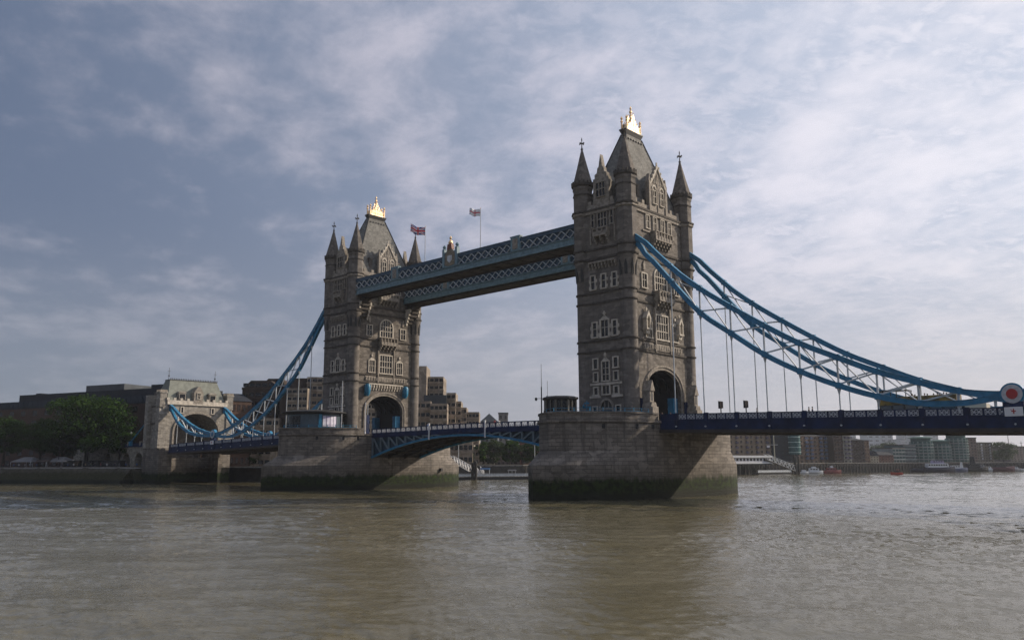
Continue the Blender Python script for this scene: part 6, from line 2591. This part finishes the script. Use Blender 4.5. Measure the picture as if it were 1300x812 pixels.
def gangway(pa, ta, za, pb, tb, zb_, label, h=1.6, w_=2.0, m_=None):
    a, c = gat(pa, ta), gat(pb, tb)
    t = thing('gangway', label, 'gangway', (a.x, a.y, 0))
    A = Vector((a.x, a.y, za))
    B = Vector((c.x, c.y, zb_))
    n = 7
    nr = Vector((-(B - A).y, (B - A).x, 0)).normalized() * (w_ / 2)
    up = Vector((0, 0, h))
    dk = MB()
    dk.beam(A, B, w_, 0.2)
    dk.build('deck', COPE, t, org=(a.x, a.y, 0))
    for s in (-1, 1):
        b = MB()
        b.beam(A + nr * s + up, B + nr * s + up, 0.14, 0.14)
        b.beam(A + nr * s, B + nr * s, 0.14, 0.14)
        for i in range(n):
            p, q = A.lerp(B, i / n) + nr * s, A.lerp(B, (i + 1) / n) + nr * s
            m2 = (p + q) / 2
            b.beam(p, m2 + up, 0.16, 0.16)
            b.beam(m2 + up, q, 0.16, 0.16)
        b.build('truss_side', m_ or WHITE, t, org=(a.x, a.y, 0))
    return t


gangway(573, 318, 7.0, 597, 314, 3.0, 'white zigzag truss gangway beside the farther pier', 2.0)
t = thing('ticket_kiosk', 'blue roofed white framed shelter on the long pontoon', 'shelter', (*gat(616, 313)[:2], 1.05), rotz=R(43))
b = MB()
b.box(-1.8, 1.8, -1.2, 1.2, 2.6, 3.3)
b.build('roof', mat('mid blue roof', (0.10, 0.22, 0.42), 0.5), t)
for x in (-1.6, 1.6):
    for y in (-1.0, 1.0):
        b = MB()
        b.box(x - 0.1, x + 0.1, y - 0.1, y + 0.1, 0, 2.6)
        b.build('leg', WHITE, t)
gangway(607, 316, 3.2, 612, 314, 1.4, 'short white gangway left of the blue roofed shelter', 1.6)
t = thing('canopy_shelter', 'small grey canopy shelter on the right part of the long pontoon', 'shelter', (*gat(650, 315)[:2], 1.05), rotz=R(43))
b = MB()
b.prism(LOC, [(-1.9, 2.1), (1.9, 2.1), (1.3, 2.6), (-1.3, 2.6)], -1.0, 1.0)
b.build('roof', GREYC, t)
for x in (-1.3, 0.0, 1.3):
    b = MB()
    b.box(x - 0.08, x + 0.08, -0.1, 0.1, 0, 2.1)
    b.build('leg', PALE, t)
for px, tt, z, lb in ((679, 315, 13.0, 'tall white lamp mast beside the nearer pier'), (582, 315, 13.5, 'tall pale mast beside the gangway')):
    c = gat(px, tt)
    t = thing('mast', lb, 'mast', (c.x, c.y, 0.9), rotz=R(43))
    b = MB()
    b.tube((0, 0, 0), (0, 0, z - 0.9), 0.14, 0.1, 8)
    b.build('pole', PALE, t)
    b = MB()
    b.beam((-0.7, 0, z - 1.0), (0.7, 0, z - 1.0), 0.12, 0.16)
    b.build('cross_arm', PALE, t)
# dark dolphin piles
for px, tt, z, lb in ((1009, 417, 9.5, 'thick dark mooring pile left of a pair near the white boats'), (1013.8, 417, 9.7, 'thick dark mooring pile right of a pair near the white boats'), (604, 307, 7.5, 'dark mooring pile by the pontoon under the centre span'), (600, 307, 7.0, 'second dark mooring pile left of the one by the pontoon')):
    c = gat(px, tt)
    t = thing('mooring_pile', lb, 'mooring pile', (c.x, c.y, -1), 'dark timber mooring piles', rotz=0)
    b = MB()
    b.tube((0, 0, 0), (0, 0, z), 0.55, 0.5, 10)
    b.build('pile', WOOD, t)
    b = MB()
    b.tube((0, 0, z), (0, 0, z + 0.2), 0.6, 0.45, 10)
    b.build('pile_cap', LEAD, t)

# pier terminal on the right
pa, pb = gat(926, 392), gat(981, 408)
d = pb - pa
t = thing('pier_terminal', 'long white pier terminal on dark stilts right of the nearer pier', 'pier building', (pa.x, pa.y, 0), rotz=math.atan2(d.y, d.x))
L = d.length
b = MB()
b.box(0, L, 0, 7, 5.2, 6.0)
b.build('deck', PALEW, t)
b = MB()
b.box(0.5, L - 0.5, 0.8, 6, 6.0, 8.1)
b.build('wall', mat('pale grey cladding', (0.42, 0.43, 0.46), 0.6), t)
b = MB()
b.box(0, L, 0, 7, 8.1, 9.1)
b.build('roof', PALEW, t)
for i in range(12):
    b = MB()
    x = 1 + i * (L - 2) / 12
    b.box(x, x + (L - 2) / 12 * 0.6, 0.74, 0.8, 6.5, 7.8)
    b.build('window', GLASS, t)
for i in range(9):
    b = MB()
    x = 0.5 + i * (L - 1) / 8
    b.box(x - 0.2, x + 0.2, 0.5, 0.9, -1, 5.2)
    b.box(x - 0.2, x + 0.2, 0.9, 6, 4.8, 5.2)
    b.box(x - 0.2, x + 0.2, 6, 6.4, -1, 5.2)
    b.build('stilt', WOOD, t)
gangway(972, 406, 7.2, 1007, 414, 1.6, 'long pale covered gangway sloping from the pier terminal to the water', 2.6, 2.4, PALE)
pontoon(1005, 422, 1078, 436, 4, 'low dark pontoon holding the white and red boats', False, 0.5, SHEET)
pontoon(962, 400, 1004, 412, 4, 'low landing pontoon below the covered gangway', True, 0.8, COPE)
c = gat(984, 452)
t = thing('signal_mast', 'tall pale signal mast with crossarm behind the pier terminal', 'mast', (c.x, c.y, QZ), rotz=R(43))
b = MB()
b.tube((0, 0, 0), (0, 0, 17.2), 0.3, 0.2, 8)
b.build('pole', mat('straw paint', (0.45, 0.42, 0.30), 0.6), t)
b = MB()
b.tube((-4, 0, 10.2), (2, 0, 10.2), 0.1, n=6)
b.build('cross_arm', PALE, t)
b = MB()
b.box(-4.0, -2.4, -0.03, 0.03, 8.8, 9.7)
b.build('pennant', WHITE, t)


def boat(px, tt, L, W, H, label, hullm, cabin=None, rot=None, group=None, z=0.0, topm=None):
    c = gat(px, tt)
    t = thing('boat', label, 'boat', (c.x, c.y, z), group, rotz=R(43) if rot is None else rot)
    b = MB()
    secs = []
    n = 9
    for i in range(n + 1):
        s = i / n
        x = -L / 2 + L * s
        wf = min(1, (1 - s) * 2.6 + 0.06) ** 0.7 * (0.85 + 0.15 * min(1, s * 5))
        sheer = H * (1 + 0.35 * max(0, s - 0.55) ** 1.3 * 2)
        hw = W / 2 * wf
        secs.append([(x, -hw * 0.55, -0.3), (x, -hw, H * 0.55), (x, -hw, sheer), (x, hw, sheer), (x, hw, H * 0.55), (x, hw * 0.55, -0.3)])
    vs = [v for s in secs for v in s]
    fs = []
    for i in range(n):
        for k in range(6):
            a = i * 6 + k
            bb = i * 6 + (k + 1) % 6
            fs.append((a, bb, bb + 6, a + 6))
    fs.append(tuple(range(5, -1, -1)))
    fs.append(tuple(n * 6 + k for k in range(6)))
    b.add(vs, fs)
    b.build('hull', hullm, t)
    if cabin:
        for (x0, x1, w_, z0, z1, m_, nm) in cabin:
            q = MB()
            q.hexa([(x0, -w_ / 2, z0), (x1, -w_ / 2, z0), (x1, w_ / 2, z0), (x0, w_ / 2, z0), (x0 + 0.15, -w_ / 2 * .94, z1), (x1 - 0.4, -w_ / 2 * .94, z1), (x1 - 0.4, w_ / 2 * .94, z1), (x0 + 0.15, w_ / 2 * .94, z1)])
            co = q.build(nm, m_, t)
            if z1 - z0 > 1.0:
                g = MB()
                for s in (-1, 1):
                    k = max(2, int((x1 - x0) / 1.3))
                    for i in range(k):
                        xa = x0 + 0.35 + (x1 - x0 - 0.9) * i / k
                        g.box(xa, xa + (x1 - x0 - 0.9) / k * 0.7, s * w_ / 2 * 0.985 - 0.03, s * w_ / 2 * 0.985 + 0.03, z0 + (z1 - z0) * 0.45, z0 + (z1 - z0) * 0.8)
                g.build('cabin_window', GLASS, co)
    return t


GB = 'moored boats on the right bank'
WHB = mat('white boat paint', (0.6, 0.62, 0.63), 0.4)
REB = mat('faded red boat paint', (0.28, 0.08, 0.075), 0.5, var=0.3)
NVB = mat('dark navy hull paint', (0.02, 0.022, 0.05), 0.5)
BKB = mat('black hull paint', (0.015, 0.015, 0.018), 0.6)
boat(1020, 420, 4.5, 1.8, 1.0, 'small white motor boat beside the mooring piles', WHB, [(-1.2, 1.2, 1.3, 1.0, 2.0, WHB, 'cabin')], group=GB)
boat(1033, 422, 9, 3, 1.3, 'white motor cruiser moored left of the red boat', WHB, [(-2.6, 2.4, 2.2, 1.3, 2.8, WHB, 'cabin'), (-1.2, 1.0, 1.8, 2.8, 3.6, WHB, 'wheelhouse')], group=GB)
boat(1056, 428, 9, 3, 1.5, 'red moored motor boat with white lower cabin', REB, [(-3.0, 2.0, 2.2, 1.5, 2.9, REB, 'cabin'), (-1, 0.4, 1.6, 2.9, 3.9, WHB, 'wheelhouse')], group=GB)
boat(1170, 462, 12, 4, 2.0, 'dark low barge at the left end of the moored barge row', NVB, [(-4, 1.5, 3, 2.0, 3.2, BKB, 'cabin')], group=GB)
boat(1192, 460, 17, 5, 2.6, 'navy ship with big white upper cabins in the moored barge row', NVB, [(-7, 4.5, 4, 2.6, 4.8, WHB, 'deckhouse'), (-4, 2.2, 3, 4.8, 6.4, mat('lilac grey paint', (0.30, 0.28, 0.42), 0.5), 'wheelhouse')], group=GB)
boat(1214, 468, 12, 4, 2.0, 'blue hulled boat with small white cabin right of the navy ship', mat('blue grey hull', (0.08, 0.10, 0.18), 0.5), [(-3, 2, 3, 2.0, 3.6, WHB, 'cabin'), (2.4, 3.4, 1.6, 2.0, 5.4, WHB, 'funnel')], group=GB)
boat(1238, 472, 14, 5, 2.4, 'black tug with tall dark wheelhouse and funnel', BKB, [(-5, 2, 3.5, 2.4, 4.4, BKB, 'deckhouse'), (-2.5, -0.5, 2.5, 4.4, 8.5, SLD, 'wheelhouse'), (1.5, 4.5, 3, 2.4, 4.0, GREYC, 'fore_cabin')], group=GB)
boat(1254, 480, 7, 3, 1.5, 'pale boat moored just right of the black tug', WHB, [(-2, 1.5, 2, 1.5, 2.8, WHB, 'cabin')], group=GB)
boat(1273, 480, 13, 4, 2.4, 'dark maroon barge below the large distant tree', mat('maroon hull', (0.09, 0.03, 0.04), 0.6), [(-5, 1, 3, 2.4, 4.0, BKB, 'cabin')], group=GB)
boat(1287, 485, 8, 3, 1.4, 'small grey boat second from the right edge', GREYC, [(-2, 2, 2, 1.4, 2.6, WHB, 'cabin')], group=GB)
boat(1297, 486, 8, 3, 1.5, 'small white boat at the right edge of the photo', WHB, [(-2, 2, 2, 1.5, 2.8, BKB, 'cabin')], group=GB)

# red speedboat with crew and wake
c = gat(1137, 374)
d_ = Vector((-0.73, -0.68, 0))
rb = boat(1137, 374, 5.2, 2.2, 1.0, 'bright orange red rigid speedboat running left on the open river', mat('orange red tube', (0.40, 0.06, 0.03), 0.5), [(-1.0, 0.6, 1.1, 1.0, 1.9, DARK, 'console')], rot=R(43 + 180), z=0.1)
for k, (o_x, tc_) in enumerate(((-0.3, 'red'), (-1.2, 'red'))):
    person((c.x + 0.73 * (-o_x) * 1.0, c.y + 0.68 * (-o_x), 0.9), R(43 + 90), tc_, 'black', 'speedboat crew member in red, %s' % ('front one at the console' if k == 0 else 'behind the first'), 'speedboat crew')
wk = MB()
rr = random.Random(3)
for i in range(42):
    s = 2.5 + i * 0.36
    sp = 0.5 + s * 0.07
    for q in (-1, 1):
        p = c + Vector((0.73, 0.68, 0)) * s + Vector((-0.68, 0.73, 0)) * (q * sp + rr.uniform(-.5, .5))
        h = 0.2 * math.exp(-s / 7) + 0.03
        r_ = rr.uniform(0.25, 0.6)
        wk.lathe(p.x, p.y, [(r_, 0.0), (r_ * 0.7, h * 0.7), (r_ * 0.2, h)], 6, rr.random())
o = wk.build('wake_foam', mat('foam', (0.7, 0.7, 0.68), 0.9))
o['kind'] = 'stuff'
o['label'] = 'white wake foam trailing behind the red speedboat'
# distant cranes
for px, tt, lb in ((1283, 900, 'thin distant mast left of a pair at the right edge'), (1299, 900, 'thin distant mast right of a pair at the right edge')):
    c = gat(px, tt)
    t = thing('distant_mast', lb, 'mast', (c.x, c.y, QZ), rotz=R(43))
    b = MB()
    b.tube((0, 0, 0), (0, 0, 36 if px < 1290 else 22), 0.5, 0.25, 6)
    b.build('pole', SLD, t)
    b = MB()
    b.beam((-1.5, 0, 20), (1.5, 0, 20), 0.3, 0.3)
    b.build('cross_arm', SLD, t)
